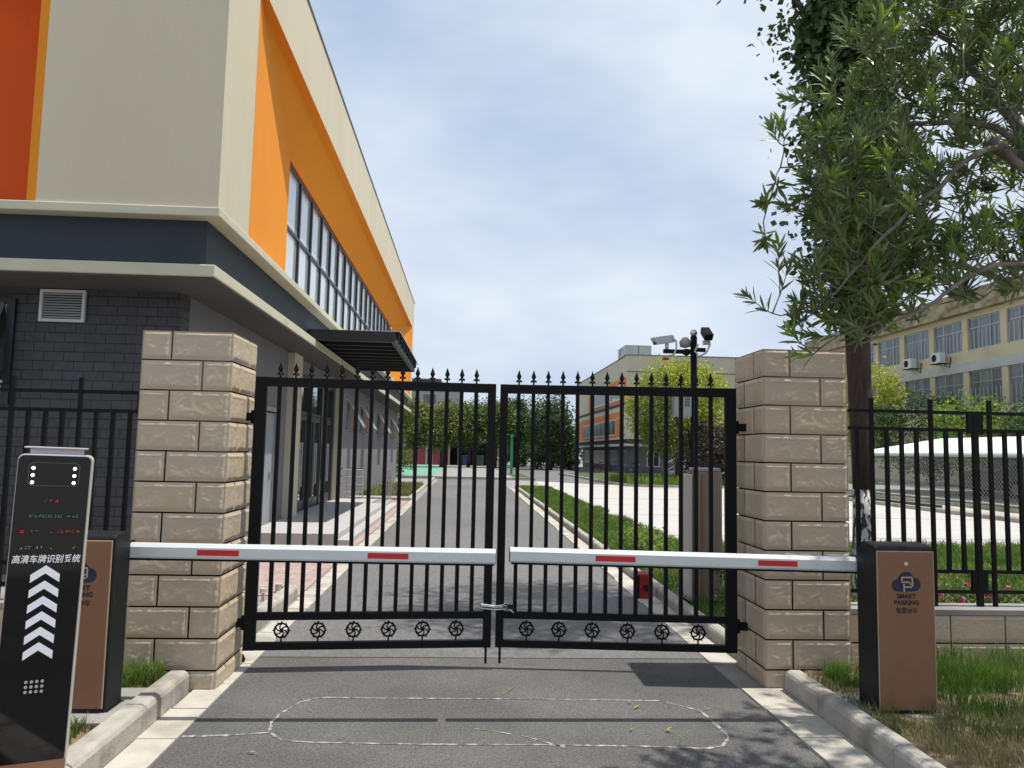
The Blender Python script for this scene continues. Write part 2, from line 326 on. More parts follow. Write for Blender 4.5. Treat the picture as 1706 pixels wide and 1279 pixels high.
# ------------------------------------------------------------------ stone pillars and low walls
def rock_tile(m, o, U, V, Nn, lu, lv, seed, amp=.011):
    nu = max(6, int(lu/.0085)); nv = max(6, int(lv/.0085)); i0 = len(m.v)
    for i in range(nu+1):
        for j in range(nv+1):
            u = lu*i/nu; v = lv*j/nv; e = min(u, lu-u, v, lv-v)
            base = sstep(0, .03, e)
            p = Vector((u*9+seed*7.3, v*13, seed*3.1)); q = Vector((u*11+p.z, v*30+noise.noise(p)*2, 5.+seed))
            r = 1-abs(noise.noise(q))*2.4
            d = base*amp*(.72+.28*noise.noise(p*.7))+base*.0022*max(r, 0)+.0012*noise.noise(Vector((u*60, v*60, seed)))
            # wavy chipped ridge beneath the top edge
            ty = lv-.022-.010*noise.noise(Vector((u*16, seed, 1))); d += .0042*math.exp(-((v-ty)/.0055)**2)*base
            ux = lu-.03-.012*noise.noise(Vector((v*22, seed, 4))); d += .005*math.exp(-((u-ux-(v-lv/2)*.12)/.005)**2)*base
            m.v.append(tuple(o+U*u+V*v+Nn*d))
    for i in range(nu):
        for j in range(nv):
            a = i0+i*(nv+1)+j; m.f.append((a, a+nv+1, a+nv+2, a+1)); m.m.append(0)
def stone_pillar(x0, x1, y0, y1, H_, label):
    m = MB(); m.box(x0+.026, x1-.026, y0+.026, y1-.026, 0, H_-.012, 1)
    rh = .2075; g = .0055; rows = int(H_/rh)+1
    faces = [(Vector((x0, y0, 0)), Vector((1, 0, 0)), x1-x0, Vector((0, -1, 0)), 0), (Vector((x1, y0, 0)), Vector((0, 1, 0)), y1-y0, Vector((1, 0, 0)), 1),
             (Vector((x1, y1, 0)), Vector((-1, 0, 0)), x1-x0, Vector((0, 1, 0)), 0), (Vector((x0, y1, 0)), Vector((0, -1, 0)), y1-y0, Vector((-1, 0, 0)), 1)]
    for O, U, W, Nn, ph in faces:
        for k in range(rows):
            zt = H_-k*rh; zb = max(0, zt-rh); 
            if zt-zb < .03: continue
            sm = .205; odd = (k+ph) % 2
            cuts = [0, sm, W] if odd == 0 else [0, W-sm, W]
            for a, b in zip(cuts, cuts[1:]):
                sd_ = 1 if (b-a) > .3 else 2
                rock_tile(m, O+U*(a+g)+Vector((0, 0, zb+g))+Nn*(-.010), U, Vector((0, 0, 1)), Nn, b-a-2*g, zt-zb-2*g, sd_+(.37*((k*7+ph*3) % 5)))
    m.face([(x0+.004, y0+.004, H_-.006), (x1-.004, y0+.004, H_-.006), (x1-.004, y1-.004, H_-.006), (x0+.004, y1-.004, H_-.006)], 0)
    o = m.build('stone_pillar', [tile_m, grout], smooth=True, org=((x0+x1)/2, (y0+y1)/2, 0)); return tag(o, label, 'gate pillar', 'tiled stone pillars on both sides of the gate')
PL = stone_pillar(-2.245, -1.62, 5.37, 5.98, 2.42, 'rough beige tiled pillar left of the gate, beside the black licence plate kiosk')
PR = stone_pillar(2.135, 2.77, 5.44, 6.05, 2.42, 'rough beige tiled pillar right of the gate, in front of the tree trunk')
def low_wall(x0, x1, yf, label):
    m = MB(); m.box(x0, x1, yf+.022, yf+.24, 0, .49, 1); m.box(x0, x1, yf-.01, yf+.26, .492, .53, 2)
    x = x0
    while x < x1-.1:
        for zb, zt in ((0, .285), (.288, .49)):
            a = x + (.0 if zb == 0 else .0); b = min(x+.42, x1); rock_tile(m, Vector((a+.004, yf+.003, zb+.004)), Vector((1, 0, 0)), Vector((0, 0, 1)), Vector((0, -1, 0)), b-a-.008, zt-zb-.008, 1.4+int(x*5) % 4, .008)
        x += .42
    o = m.build('low_wall', [tile_m, grout, conc_g], smooth=False, org=((x0+x1)/2, yf, 0)); return tag(o, label, 'low wall', 'tiled low walls under the fences')
low_wall(2.77, 9, 5.62, 'low beige tiled wall under the right fence, behind grass')
low_wall(-9, -2.245, 5.58, 'low beige tiled wall under the left fence, behind the kiosk')

tag(MB().lathe([(.001, .0), (.045, .0), (.05, .02), (.035, .05), (.001, .055)], (-1.67, 6.05, .018), 10).build('rubber_stop', black, smooth=True, org=(-1.67, 6.05, 0)), 'small black rubber gate stop on the gutter beside the left pillar', 'gate stop')
m = MB(); rnd = random.Random(31)
for _ in range(12):
    x, y = (rnd.uniform(.9, 1.9), rnd.uniform(4.2, 5.3)) if rnd.random() < .6 else (rnd.uniform(-1.4, 1.9), rnd.uniform(4.2, 9)); a = rnd.uniform(0, 6.28); l = rnd.uniform(.02, .06)
    c, s_ = math.cos(a), math.sin(a); m.face([(x-l*c, y-l*s_, .019), (x+.008*s_, y-.008*c, .024), (x+l*c, y+l*s_, .020), (x-.008*s_, y+.008*c, .026)])
m.tube([(.28, 5.3, .016), (.33, 5.36, .02), (.36, 5.44, .016)], .0025, 4); m.tube([(1.5, 4.95, .016), (1.62, 5.02, .02), (1.70, 5.0, .016)], .0025, 4)
tag(m.build('leaf_litter', M('dry_leaf', (.25, .24, .07), .8, .4, 30)), 'a few fallen leaves and twigs scattered on the asphalt', 'leaf litter', kind='stuff')
# ------------------------------------------------------------------ iron fences
def fence(x0, x1, y, xpl, label, first_tall):
    t = thing('iron_fence', ((x0+x1)/2, y, .53), label, 'fence', 'black iron fences on the low walls')
    for z in (2.0, 1.865, .79, .64): 
        bx(x0, x1, y-.012, y+.012, z-.013, z+.013).build('rail', black, t)
    n = int((x1-x0)/.118); k0 = first_tall
    src = {}
    for k in range(n):
        x = x0+.10+k*.118; tall = (k % 4) == k0
        key = tall
        if key not in src:
            b = MB().box(x-.013, x+.013, y-.0135, y+.0135, .5 if tall else .79, 2.10 if tall else 1.865).build('bar', black, t); src[key] = (b, x)
        else:
            c = src[key][0].copy(); COL.objects.link(c); c.parent = t; c.location.x = x-src[key][1]
    for xp in xpl:
        for a, b in ((1.84, 2.013), (.625, .80)): bx(xp-.06, xp+.06, y-.016, y+.016, a, b).build('plate', black, t)
        bx(xp-.02, xp+.02, y-.018, y+.018, .5, 2.0).build('post', black, t)
    return t
fence(2.77, 8.4, 5.75, [2.84, 3.93, 5.4, 6.9], 'black iron fence right of the gate, behind the right barrier cabinet', 2)
fence(-8.3, -2.245, 5.68, [-2.31, -3.42, -4.9, -6.4], 'black iron fence left of the gate, in front of the dark brick wall', 2)

# ------------------------------------------------------------------ gates
def spear(m, x, y, z):
    P = [(-.005, 0), (-.005, .022), (-.022, .018), (-.024, .034), (-.012, .036), (-.009, .045), (-.019, .062), (-.010, .088), (0, .118), (.010, .088), (.019, .062), (.009, .045), (.012, .036), (.024, .034), (.022, .018), (.005, .022), (.005, 0)]
    m.prism([(x+a, z+b) for a, b in P], 'y', y-.004, y+.004); m.lathe([(.007, -.002), (.007, .02), (.013, .028), (.007, .036), (.012, .06), (.006, .088), (.001, .112)], (x, y, z), 8)
def wheel(m, x, y, z, R=.050):
    m.tube([(x+R*math.cos(a), y, z+R*math.sin(a)) for a in [2*PI*k/20 for k in range(21)]], .0072, 6, False)
    for k in range(6):
        a = k*PI/3+.5; m.tube([(x+R*s*math.cos(a+1.1*(1-s)), y, z+R*s*math.sin(a+1.1*(1-s))) for s in (.0, .3, .55, .8, 1.)], .0058, 5)
        b = a+.4; c, s_ = math.cos(b), math.sin(b); m.prism([(x+R*c+.009*s_, z+R*s_-.009*c), (x+R*c-.009*s_, z+R*s_+.009*c), (x+R*1.36*c-.012*s_, z+R*1.36*s_+.012*c)], 'y', y-.003, y+.003)
    m.tube([(x, y-.008, z), (x, y+.008, z)], .015, 8)
    m.box(x-.006, x+.006, y-.004, y+.004, z-.085, z-R); m.box(x-.006, x+.006, y-.004, y+.004, z+R, z+.065)
def gate(x0, x1, hinge_left, bars, wheels, label, tilt):
    y = 5.8; t = thing('metal_gate', (x0 if hinge_left else x1, y, .16), label, 'gate', 'twin leaves of the black entrance gate')
    ho = (.085 if hinge_left else .06); hi = (.06 if hinge_left else .085)
    zb = .165; zt = 2.15; d = .022
    m = MB(); m.box(x0, x0+ho, y-d, y+d, zb, zt); m.box(x1-hi, x1, y-d, y+d, zb, zt)
    m.box(x0+ho, x1-hi, y-d+.001, y+d-.001, zt-.07, zt-.001); m.box(x0+ho, x1-hi, y-d+.001, y+d-.001, zb+.001, zb+.055); m.box(x0+ho, x1-hi, y-d+.001, y+d-.001, .378, .432)
    fr = m.build('frame', black, t, bevel=.002)
    for i, x in enumerate(bars):
        b = bx(x-.0145, x+.0145, y-.0145, y+.0145, .432, zt-.07).build('bar', black, t)
        s = MB(); spear(s, x, y, zt-.002); s.build('spearhead', black, b)
    for x in wheels:
        s = MB(); wheel(s, x, y, .302); s.build('wheel_ornament', black, t, smooth=False)
    xi = x1-.035 if hinge_left else x0+.035
    MB().tube([(xi, y, .045), (xi, y, .17)], .009, 8).build('drop_bolt', black, t)
    xh = x0-.008 if hinge_left else x1+.008
    for z in (.36, 1.85): MB().tube([(xh, y, z-.05), (xh, y, z+.05)], .016, 8).box(xh-.07 if hinge_left else xh, xh if hinge_left else xh+.07, y-.012, y+.012, z-.03, z+.03).build('hinge', black, t)
    t.rotation_euler = (0, 0, tilt); return t
gate(-1.575, .222, True, [-1.40+.1131*k for k in range(14)], [-1.31, -1.05, -.795, -.54, -.29, -.04], 'left leaf of the black gate with spear tips, standing before the grey building', .075)
gate(.247, 2.06, False, [.39+.1137*k for k in range(14)], [.48, .725, .975, 1.24, 1.50, 1.77], 'right leaf of the black gate with spear tips, before the green verge', -.078)
m = MB(); rnd = random.Random(4)
for k in range(5):
    z = .452+k*.008; yy = 5.902 if k % 2 else 5.896
    m.tube([(.135, 5.93, z), (.14, yy, z+.004), (.24, yy-.004, z+rnd.uniform(-.01, .01)), (.33, yy, z), (.345, 5.93, z), (.33, 5.96, z), (.15, 5.96, z), (.135, 5.93, z)], .0035, 5, False)
ch = m.build('wire_tie', steel, org=(.24, 5.93, .46)); tag(ch, 'loops of wire and a small dark padlock tying the two gate leaves together', 'wire tie')
m = MB(); m.box(.335, .385, 5.882, 5.902, .455, .488); m.tube([(.345, 5.892, .47), (.325, 5.892, .49), (.305, 5.892, .48), (.33, 5.892, .462)], .004, 6); m.build('padlock', cab_black, ch)
m = MB(); m.tube([(.35, 5.89, .45), (.37, 5.885, .436), (.385, 5.89, .428)], .004, 5); m.build('wire_end', steel, ch)

# ------------------------------------------------------------------ barriers
ink = M('dark_blue_ink', (.006, .014, .045), .5, .05, 5); inkblk = M('black_ink', (.004, .004, .005), .5, .05, 5)
def cloud_poly(cx, cz, s):
    C_ = [(0, .18, .36), (-.38, -.05, .27), (.36, 0, .30), (.1, -.1, .3), (-.15, -.1, .25)]
    P = []
    for k in range(64):
        a = 2*PI*k/64; dx, dz = math.cos(a), math.sin(a); best = .1
        for x, z, r in C_:
            b = x*dx+z*dz; disc = r*r-(x*x+z*z-b*b)
            if disc > 0: best = max(best, b+math.sqrt(disc))
        if dz < 0: best = min(best, -.32/dz)
        P.append((cx+best*dx*s, cz+best*dz*s))
    return P
def barrier(x0, x1, yb0, yb1, arm_x, arm_z0, arm_z1, strips, right, label):
    z0, z1 = .13, 1.125
    t = thing('barrier_machine', ((x0+x1)/2, (yb0+yb1)/2, z0), label, 'car park barrier', 'boom barriers on the two verges')
    c = .035
    prof = [(yb0, z0), (yb1, z0), (yb1, z1-c*2), (yb1-c*2, z1), (yb0+.01, z1-.012), (yb0, z1-.03)]
    MB().prism(prof, 'x', x0, x1).build('cabinet', cab_black, t, bevel=.008)
    px0, px1 = (x0+.0, x1-.005) if right else (x0+.005, x1-.018)
    px0 += .012
    dp = bx(px0, px1, yb0-.012, yb0-.001, z0+.03, z1-.045).build('door_panel', [cab_brown], t, bevel=.003)
    m = MB(); e = .004
    m.box(px0-e, px1+e, yb0-.009, yb0-.003, z1-.045, z1-.041); m.box(px1, px1+e, yb0-.0095, yb0-.003, z0+.03, z1-.045); m.box(px0-e, px0, yb0-.0095, yb0-.003, z0+.03, z1-.045); m.build('panel_edge', cab_edge, dp)
    cx = (px0+px1)/2; yf = yb0-.0125
    m = MB(); m.tube([(cx, yf+.001, z1-.115), (cx, yf-.004, z1-.115)], .012, 12); m.box(cx-.003, cx+.003, yf-.006, yf-.003, z1-.123, z1-.107); m.build('lock', steel, dp)
    m = MB(); m.prism(cloud_poly(cx, z1-.235, .135), 'y', yf-.0015, yf+.001); lg = m.build('logo', ink, dp)
    m = MB(); yy0, yy1 = yf-.003, yf-.0014; zc = z1-.235; w_ = .008
    def hb(a, b, z): m.box(cx+a, cx+b, yy0, yy1, z-w_/2, z+w_/2)
    def vb(x, a, b): m.box(cx+x-w_/2, cx+x+w_/2, yy0, yy1, a, b)
    hb(-.030, .038, zc+.052-.012); vb(-.030+.004, zc+.012, zc+.036); hb(-.030, .022, zc+.012); vb(.026, zc-.004, zc+.008); vb(.038, zc-.012, zc+.036-.0); hb(-.010, .034, zc-.016); vb(-.014, zc-.044, zc+.002)
    m.build('logo_letters', cab_edge, lg)
    text('lettering', 'SMART', .118, cx, z1-.305, yf-.0006, inkblk, dp, .04, height=.028)
    text('lettering', 'PARKING', .152, cx, z1-.342, yf-.0006, inkblk, dp, .04, height=.028)
    text('lettering', '智慧停车', .130, cx, z1-.388, yf-.0006, inkblk, dp, .012, height=.036)
    bx(x0-.01, x1+.01, yb0-.012+.02, yb1+.01, z0-.02, z0+.012).build('base_plate', cab_black, t)
    # boom: octagonal extrusion with white face and black rubber under edge
    ya, yb_ = 4.765, 4.825; ax0, ax1 = arm_x; hub = x0+.05 if right else x1-.05
    def zz(x, dz): 
        tt = (x-ax0)/(ax1-ax0); return arm_z0+(arm_z1-arm_z0)*tt+dz
    def armp(xa, xb, pr):
        m = MB(); i = len(m.v)
        for x in (xa, xb):
            for yy, dz in pr: m.v.append((x, yy, zz(x, dz)))
        n = len(pr); m.f = [tuple(range(n))[::-1], tuple(range(n, 2*n))]+[(k, (k+1) % n, n+(k+1) % n, n+k) for k in range(n)]; m.m = [0]*(n+2); return m
    lo, hi = -.088, 0
    P8 = [(ya, lo+.010), (ya, hi-.022), (ya+.016, hi), (yb_-.016, hi), (yb_, hi-.022), (yb_, lo+.010), (yb_-.01, lo), (ya+.01, lo)]
    lo_x, hi_x = min(ax0, ax1), max(ax0, ax1)
    bm = armp(lo_x, hi_x, P8[::-1]).build('boom_arm', white_pt, t)
    armp(lo_x+(.008 if right else 0), hi_x-(0 if right else .008), [(ya+.014, lo-.013), (ya+.014, lo-.001), (yb_-.014, lo-.001), (yb_-.014, lo-.013)]).build('rubber_edge', black, bm)
    endx = ax0; armp(endx-.004 if right else endx, endx if right else endx+.004, [(a, b*1.0) for a, b in P8]).build('end_cap', cab_black, bm)
    for sa, sb in strips:
        armp(sa, sb, [(ya-.0015, -.032), (ya-.0015, -.066), (ya+.001, -.066), (ya+.001, -.032)]).build('reflective_strip', red_tape, bm)
    bx(min(hub, hub)-.04, hub+.04, yb1+.001, 4.845, arm_z1-.10, arm_z1+.01).build('arm_clamp', cab_black, t)
    return t
barrier(-2.33, -1.975, 4.555, 4.76, (.195, -2.1), 1.032, 1.045, [(-1.59, -1.345), (-.58, -.335)], False, 'left boom barrier, its brown door half hidden by the black kiosk')
barrier(2.455, 2.815, 4.54, 4.76, (.283, 2.55), 1.045, 1.010, [(.81, 1.058), (1.83, 2.08)], True, 'right boom barrier with a fully visible brown door in front of the grass')
struct(MB().box(-2.75, -1.91, 4.40, 5.02, 0, .135).build('left_concrete_pad', conc_g, bevel=.006)); struct(MB().box(2.35, 2.86, 4.48, 4.96, 0, .138).build('right_concrete_pad', conc_g, bevel=.006))

# ------------------------------------------------------------------ licence plate kiosks
gloss_blk = M('glossy_black_acrylic', (.003, .003, .0035), .05, .0, 5, spec=.45, coat=.0)
silver_b = M('pale_silver_paint', (.50, .46, .42), .4, .05, 5)
def rrect(x0, x1, z0, z1, r, n=6, bottom=False):
    P = [(x0, z0), (x1, z0)]
    P += [(x1-r+r*math.cos(a), z1-r+r*math.sin(a)) for a in [PI/2*k/n for k in range(n+1)]]
    P += [(x0+r-r*math.sin(a), z1-r+r*math.cos(a)) for a in [PI/2*k/n for k in range(n+1)]]
    return P
def rr4(x0, x1, z0, z1, r, n=5):
    P = []
    for cx, cz, a0 in ((x1-r, z0+r, -PI/2), (x1-r, z1-r, 0), (x0+r, z1-r, PI/2), (x0+r, z0+r, PI)):
        P += [(cx+r*math.cos(a0+PI/2*k/n), cz+r*math.sin(a0+PI/2*k/n)) for k in range(n+1)]
    return P
kx, ky = -1.965, 3.68
K = thing('plate_reader_kiosk', (kx, ky+.1, .12), 'tall glossy black licence plate kiosk with white arrows, in front of the left barrier', 'kiosk', 'licence plate kiosks')
x0, x1, z0, z1 = kx-.152, kx+.152, .12, 1.575
MB().prism(rrect(x0, x1, z0, z1, .028), 'y', ky+.012, ky+.20).build('body', silver_b, K, bevel=.004)
pn = MB().prism(rrect(x0+.004, x1-.009, z0+.085, z1-.006, .025), 'y', ky, ky+.0115).build('front_panel', gloss_blk, K, bevel=.002)
bx(x0+.001, x1-.004, ky+.0005, ky+.0115, z0+.002, z0+.083).build('kick_plate', cab_brown, K)
bx(x0+.045, x1-.045, ky+.03, ky+.18, z1, z1+.026).build('cap_neck', M('pale_lilac_paint', (.50, .47, .58), .4, .05, 5), K); bx(x0+.02, x1-.028, ky+.015, ky+.195, z1+.0265, z1+.034).build('cap', silver_b, K, bevel=.002)
wht = M('white_print', (.72, .74, .80), .5, .05, 5)
for k in range(6):
    zc = 1.022-.0685*k; c = kx; w_ = .058; h = .033; th = .036
    MB().prism([(c-w_, zc-h/2-.012), (c, zc+h/2-.004), (c+w_, zc-h/2-.012), (c+w_, zc-h/2-.012+th), (c, zc+h/2-.004+th), (c-w_, zc-h/2-.012+th)][::-1], 'y', ky-.0012, ky).build('printed_arrow', wht, pn)
text('lettering', '高清车牌识别系统', .270, kx, 1.100, ky, wht, pn, .010, .12, .038)
led = M('white_led', (.9, .9, .95), .4, 0, 1, emit=((.9, .93, 1), 5)); ledr = M('red_led', (.5, .02, .03), .4, 0, 1, emit=((.9, .03, .05), .55)); ledg = M('green_led', (.02, .4, .15), .4, 0, 1, emit=((.1, .8, .35), .28)); ledw = M('dim_led', (.4, .4, .4), .4, 0, 1, emit=((.7, .7, .7), .2))
for sx in (-1, 1):
    for k in range(3):
        MB().tube([(kx-.004+sx*.083, ky-.003, 1.512-.033*k), (kx-.004+sx*.083, ky+.001, 1.512-.033*k)], .0068, 12).build('led', led, pn)
m = MB(); P = rr4(kx-.105, kx+.10, 1.43, 1.538, .022); P2 = rr4(kx-.1025, kx+.0975, 1.4325, 1.5355, .020)
for k in range(len(P)): 
    a, b = P[k], P[(k+1) % len(P)]; c_, d_ = P2[(k+1) % len(P2)], P2[k]; m.face([(a[0], ky-.001, a[1]), (b[0], ky-.001, b[1]), (c_[0], ky-.001, c_[1]), (d_[0], ky-.001, d_[1])])
m.build('camera_window_rim', M('dark_chrome', (.12, .12, .11), .3, 0, 1, metal=.8), pn)
rnd = random.Random(11)
for z, mt, a, b, pz in ((1.362, ledr, -.03, .03, .6), (1.292, ledg, -.11, .12, .42), (1.222, ledr, -.12, .12, .5), (1.150, ledw, -.11, .11, .35)):
    m = MB(); x = a
    while x < b:
        if rnd.random() < pz:
            for zz_ in (0, .005, -.004):
                if rnd.random() < .5: m.box(kx+x, kx+x+.0035, ky-.0008, ky, z+zz_, z+zz_+.0016)
        x += .0055
    m.build('display_row', mt, pn)
for zz_ in range(3):
    for xx in range(4): MB().tube([(kx-.035+.021*xx, ky-.0015, .555-.022*zz_), (kx-.035+.021*xx, ky, .555-.022*zz_)], .0068, 8).build('speaker_hole', M('grey_dot', (.34, .35, .35), .5, 0, 1) if (zz_, xx) == (0, 0) else bpy.data.materials['grey_dot'], pn)
K.rotation_euler = (0, math.radians(1.2), math.radians(24))
# the second kiosk stands inside the gate, seen from behind
K2 = thing('plate_reader_kiosk', (2.56, 8.2, .1), 'brown backed kiosk seen from behind through the right gate leaf', 'kiosk', 'licence plate kiosks')
brn2 = M('brown_grey_paint', (.22, .16, .12), .5, .06, 4)
MB().prism(rr4(2.395, 2.74, 8.10, 8.35, .06), 'z', .1, 1.46).build('body', brn2, K2)
bx(2.365, 2.40, 8.08, 8.34, .1, 1.43).build('side_trim', silver_b, K2, bevel=.012); bx(2.50, 2.52, 8.092, 8.099, .14, 1.42).build('seam', cab_brown, K2)
bx(2.43, 2.72, 8.12, 8.33, 1.461, 1.50).build('cap', M('lilac_cap', (.3, .29, .36), .4, .05, 5), K2, bevel=.01); bx(2.36, 2.76, 8.06, 8.4, .09, .115).build('base_plate', cab_black, K2)

# ------------------------------------------------------------------ camera pole
P_ = thing('camera_pole', (2.52, 8.55, 0), 'black pole with security cameras behind the right gate leaf', 'camera pole')
X, Y = 2.555, 8.55
MB().tube([(X, Y, 0), (X, Y, 2.98)], .037, 12).build('pole', black, P_, smooth=True)
MB().lathe([(.002, -.045), (.028, -.035), (.043, 0), (.028, .035), (.002, .045)], (X, Y, 3.02), 14).build('ball_finial', steel, P_, smooth=True)
bx(X-.35, X, Y-.02, Y+.02, 2.78, 2.825).build('cross_arm', black, P_); bx(X, X+.12, Y-.06, Y-.02, 2.80, 2.845).build('cross_arm', black, P_)
def cctv(x, y, z, ang, body, down=.18):
    m = MB(); m.prism([(-.12, -.04), (.11, -.04), (.11, .03), (.09, .045), (-.15, .045), (-.15, .03)], 'y', -.045, .045)
    R = Matrix.Translation((x, y, z)) @ Matrix.Rotation(ang, 4, 'Z') @ Matrix.Rotation(-down, 4, 'Y')
    m.v = [tuple(R @ Vector(v)) for v in m.v]; b = m.build('camera_housing', body, P_, bevel=.006)
    m = MB(); m.box(-.128, -.1205, -.036, .036, -.034, .026); m.tube([(-.135, 0, -.002), (-.128, 0, -.002)], .02, 10); m.v = [tuple(R @ Vector(v)) for v in m.v]; m.build('lens_face', black, b)
    return b
cm = M('camera_white', (.5, .51, .53), .4, .05, 6)
b = cctv(X-.34, Y, 2.93, .25, cm); MB().tube([(X-.31, Y, 2.825), (X-.31, Y, 2.89)], .022, 8).build('bracket', cm, b)
MB().tube([(X-.25, Y-.02, 2.95), (X-.215, Y-.04, 2.92), (X-.21, Y-.04, 2.84), (X-.24, Y-.03, 2.76), (X-.28, Y, 2.75)], .011, 6).build('cable', cm, b); bx(X-.36, X-.29, Y-.02, Y+.02, 2.70, 2.73).build('connector', red_tape, b)
b = cctv(X+.11, Y-.12, 3.0, 1.5, black, .5); bx(X+.07, X+.14, Y-.14, Y-.10, 2.87, 2.92).build('bracket', white_pt, b)
MB().tube([(X+.13, Y-.14, 2.95), (X+.14, Y-.15, 2.87), (X+.10, Y-.15, 2.78), (X+.03, Y-.12, 2.74), (X-.01, Y-.08, 2.80), (X+.02, Y-.1, 2.88)], .011, 6).build('cable', cm, b)
MB().lathe([(.01, -.07), (.06, -.055), (.07, .0), (.03, .05), (.005, .055)], (X-.09, Y+.03, 2.92), 14).build('dome_housing', M('pinkish_plastic', (.34, .30, .31), .4, .05, 5), P_, smooth=True)
MB().lathe([(.01, -.05), (.045, -.03), (.05, .02), (.01, .03)], (X-.08, Y+.02, 2.81), 14).build('dome_lens', black, P_, smooth=True)
bx(X-.235, X-.04, Y-.05, Y+.06, 2.06, 2.31).build('equipment_box', frame_al, P_, bevel=.006)
m = MB()
for k in range(6): m.box(X-.12, X-.06, Y-.056, Y-.05, 2.18+k*.018, 2.187+k*.018)
m.build('vent_slits', black, P_); m = MB(); m.tube([(X-.2, Y, 2.06), (X-.18, Y, 1.97), (X-.06, Y, 1.90), (X-.04, Y, 1.7)], .008, 6); m.build('cable', black, P_)

# ------------------------------------------------------------------ small red box on the road, plant debris
redp = M('red_plastic', (.36, .008, .016), .4, .15, 12)
R_ = thing('red_box', (2.04, 8.78, 0), 'small red plastic box standing on the road edge behind the gate', 'box')
bx(1.95, 2.125, 8.70, 8.86, .014, .29).build('body', redp, R_, bevel=.012); 
m = MB(); m.box(2.02, 2.08, 8.693, 8.70, .15, .165); m.box(2.02, 2.08, 8.693, 8.70, .13, .138); m.box(2.035, 2.09, 8.69, 8.70, .105, .12); m.build('handle_recess', black, R_)
m = MB()
for k in range(6): m.lathe([(.010, 0), (.012, .02), (.004, .028)], (1.975+.025*k, 8.78, .29), 8)
m.build('top_studs', M('pale_pink_plastic', (.5, .3, .3), .5, .1, 5), R_); bx(1.955, 1.975, 8.692, 8.70, .03, .27).build('side_strip', black, R_)
m = MB(); rnd = random.Random(9)
for k in range(60):
    x, y, s = rnd.uniform(-2.7, -1.95), rnd.uniform(7.4, 9.0), rnd.uniform(.02, .09); a = rnd.random()*3
    m.prism([(x+s*math.cos(a+t)*rnd.uniform(.6, 1), y+s*math.sin(a+t)*rnd.uniform(.6, 1)) for t in (0, 1.2, 2.5, 3.6, 5)], 'z', 0, rnd.uniform(.02, .12))
tag(m.build('rubble', gutter_m), 'pale broken concrete rubble behind the left gate leaf, by the kerb end', 'rubble', kind='stuff')

# ------------------------------------------------------------------ the school building on the left
B = thing('school_building', (-9, 25, 0), 'large cream and orange two storey building on the left with dark ground floor', 'building')
def part(name, mb, mat, par=None, **k): return mb.build(name, mat, par or B, **k)
YE = 41.3; XB = -3.7
m = MB(); m.box(-40, XB, 10.0, 10.3, 0, 3.59); part('front_wall', m, dbrick)
# side wall of the ground floor with door, entrance and window openings
m = MB(); segs = []
opens = [(13.35, 15.3, .2, 2.30), (16.75, 21.75, .2, 3.3)] + [(23.55, 25.6, 2.2, 3.2), (26.5, 29.0, 2.2, 3.2), (31.3, 34.6, 2.2, 3.2), (37.2, 40.2, 2.2, 3.2)]
y = 10.3
for a, b, zb, zt in opens:
    m.box(XB-.3, XB, y, a, 0, 3.59); 
    if zb > 0: m.box(XB-.3, XB, a, b, 0, zb)
    m.box(XB-.3, XB, a, b, zt, 3.59); y = b
m.box(XB-.3, XB, y, YE, 0, 3.59); part('side_wall', m, slate2)
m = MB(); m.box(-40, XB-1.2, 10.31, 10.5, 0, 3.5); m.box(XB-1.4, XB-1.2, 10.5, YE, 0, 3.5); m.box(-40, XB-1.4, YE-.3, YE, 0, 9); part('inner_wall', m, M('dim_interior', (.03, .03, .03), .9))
m = MB(); m.box(-40, -3.0, 9.06, YE, 3.605, 3.75); part('lower_ledge', m, cream_trim, bevel=.012)
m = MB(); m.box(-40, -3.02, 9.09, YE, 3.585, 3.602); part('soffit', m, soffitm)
m = MB(); m.box(-40, -3.17, 9.24, YE-.2, 3.752, 4.318); part('fascia_band', m, slate)
m = MB(); m.box(-40, -2.97, 9.03, YE, 4.32, 4.43); part('upper_ledge', m, cream_trim, bevel=.012)
# upper storey
XU = -3.0; RT, RB, RY0, RY1 = 8.06, 4.432, 10.32, 40.1; ZT = 9.5
m = MB(); m.box(XU-.3, XU, 9.06, RY0, 4.432, ZT); m.box(XU-.3, XU, RY1, YE, 4.432, ZT); m.box(XU-.3, XU, RY0, RY1, RT, ZT)
m.box(-5.09, XU-.3, 9.06, 9.36, 4.432, ZT); m.box(-40, -5.09, 9.06, 9.36, 8.2, ZT); m.box(-40, XU-.3, 9.36, YE, ZT-.3, ZT-.02); part('upper_wall', m, cream)
m = MB(); m.box(-40.02, XU+.02, 9.04, YE+.02, ZT, ZT+.045); part('parapet_cap', m, M('dark_flashing', (.10, .11, .10), .5, .2, 3), bevel=.005)
# orange recess, front
m = MB(); m.face([(-5.092, 9.07, 4.434), (-5.092, 9.07, 8.2), (-5.24, 9.14, 8.2), (-5.24, 9.14, 4.434)][::-1]); part('front_reveal', m, orange)
m = MB(); m.face([(-40, 10.1, 4.434), (-5.24, 10.1, 4.434), (-5.24, 10.1, 8.2), (-40, 10.1, 8.2)]); m.face([(-5.24, 9.14, 4.434), (-5.24, 9.14, 8.2), (-5.24, 10.1, 8.2), (-5.24, 10.1, 4.434)]); m.face([(-40, 9.2, 8.19), (-5.1, 9.2, 8.19), (-5.1, 10.1, 8.19), (-40, 10.1, 8.19)]); part('front_recess', m, orange_red)
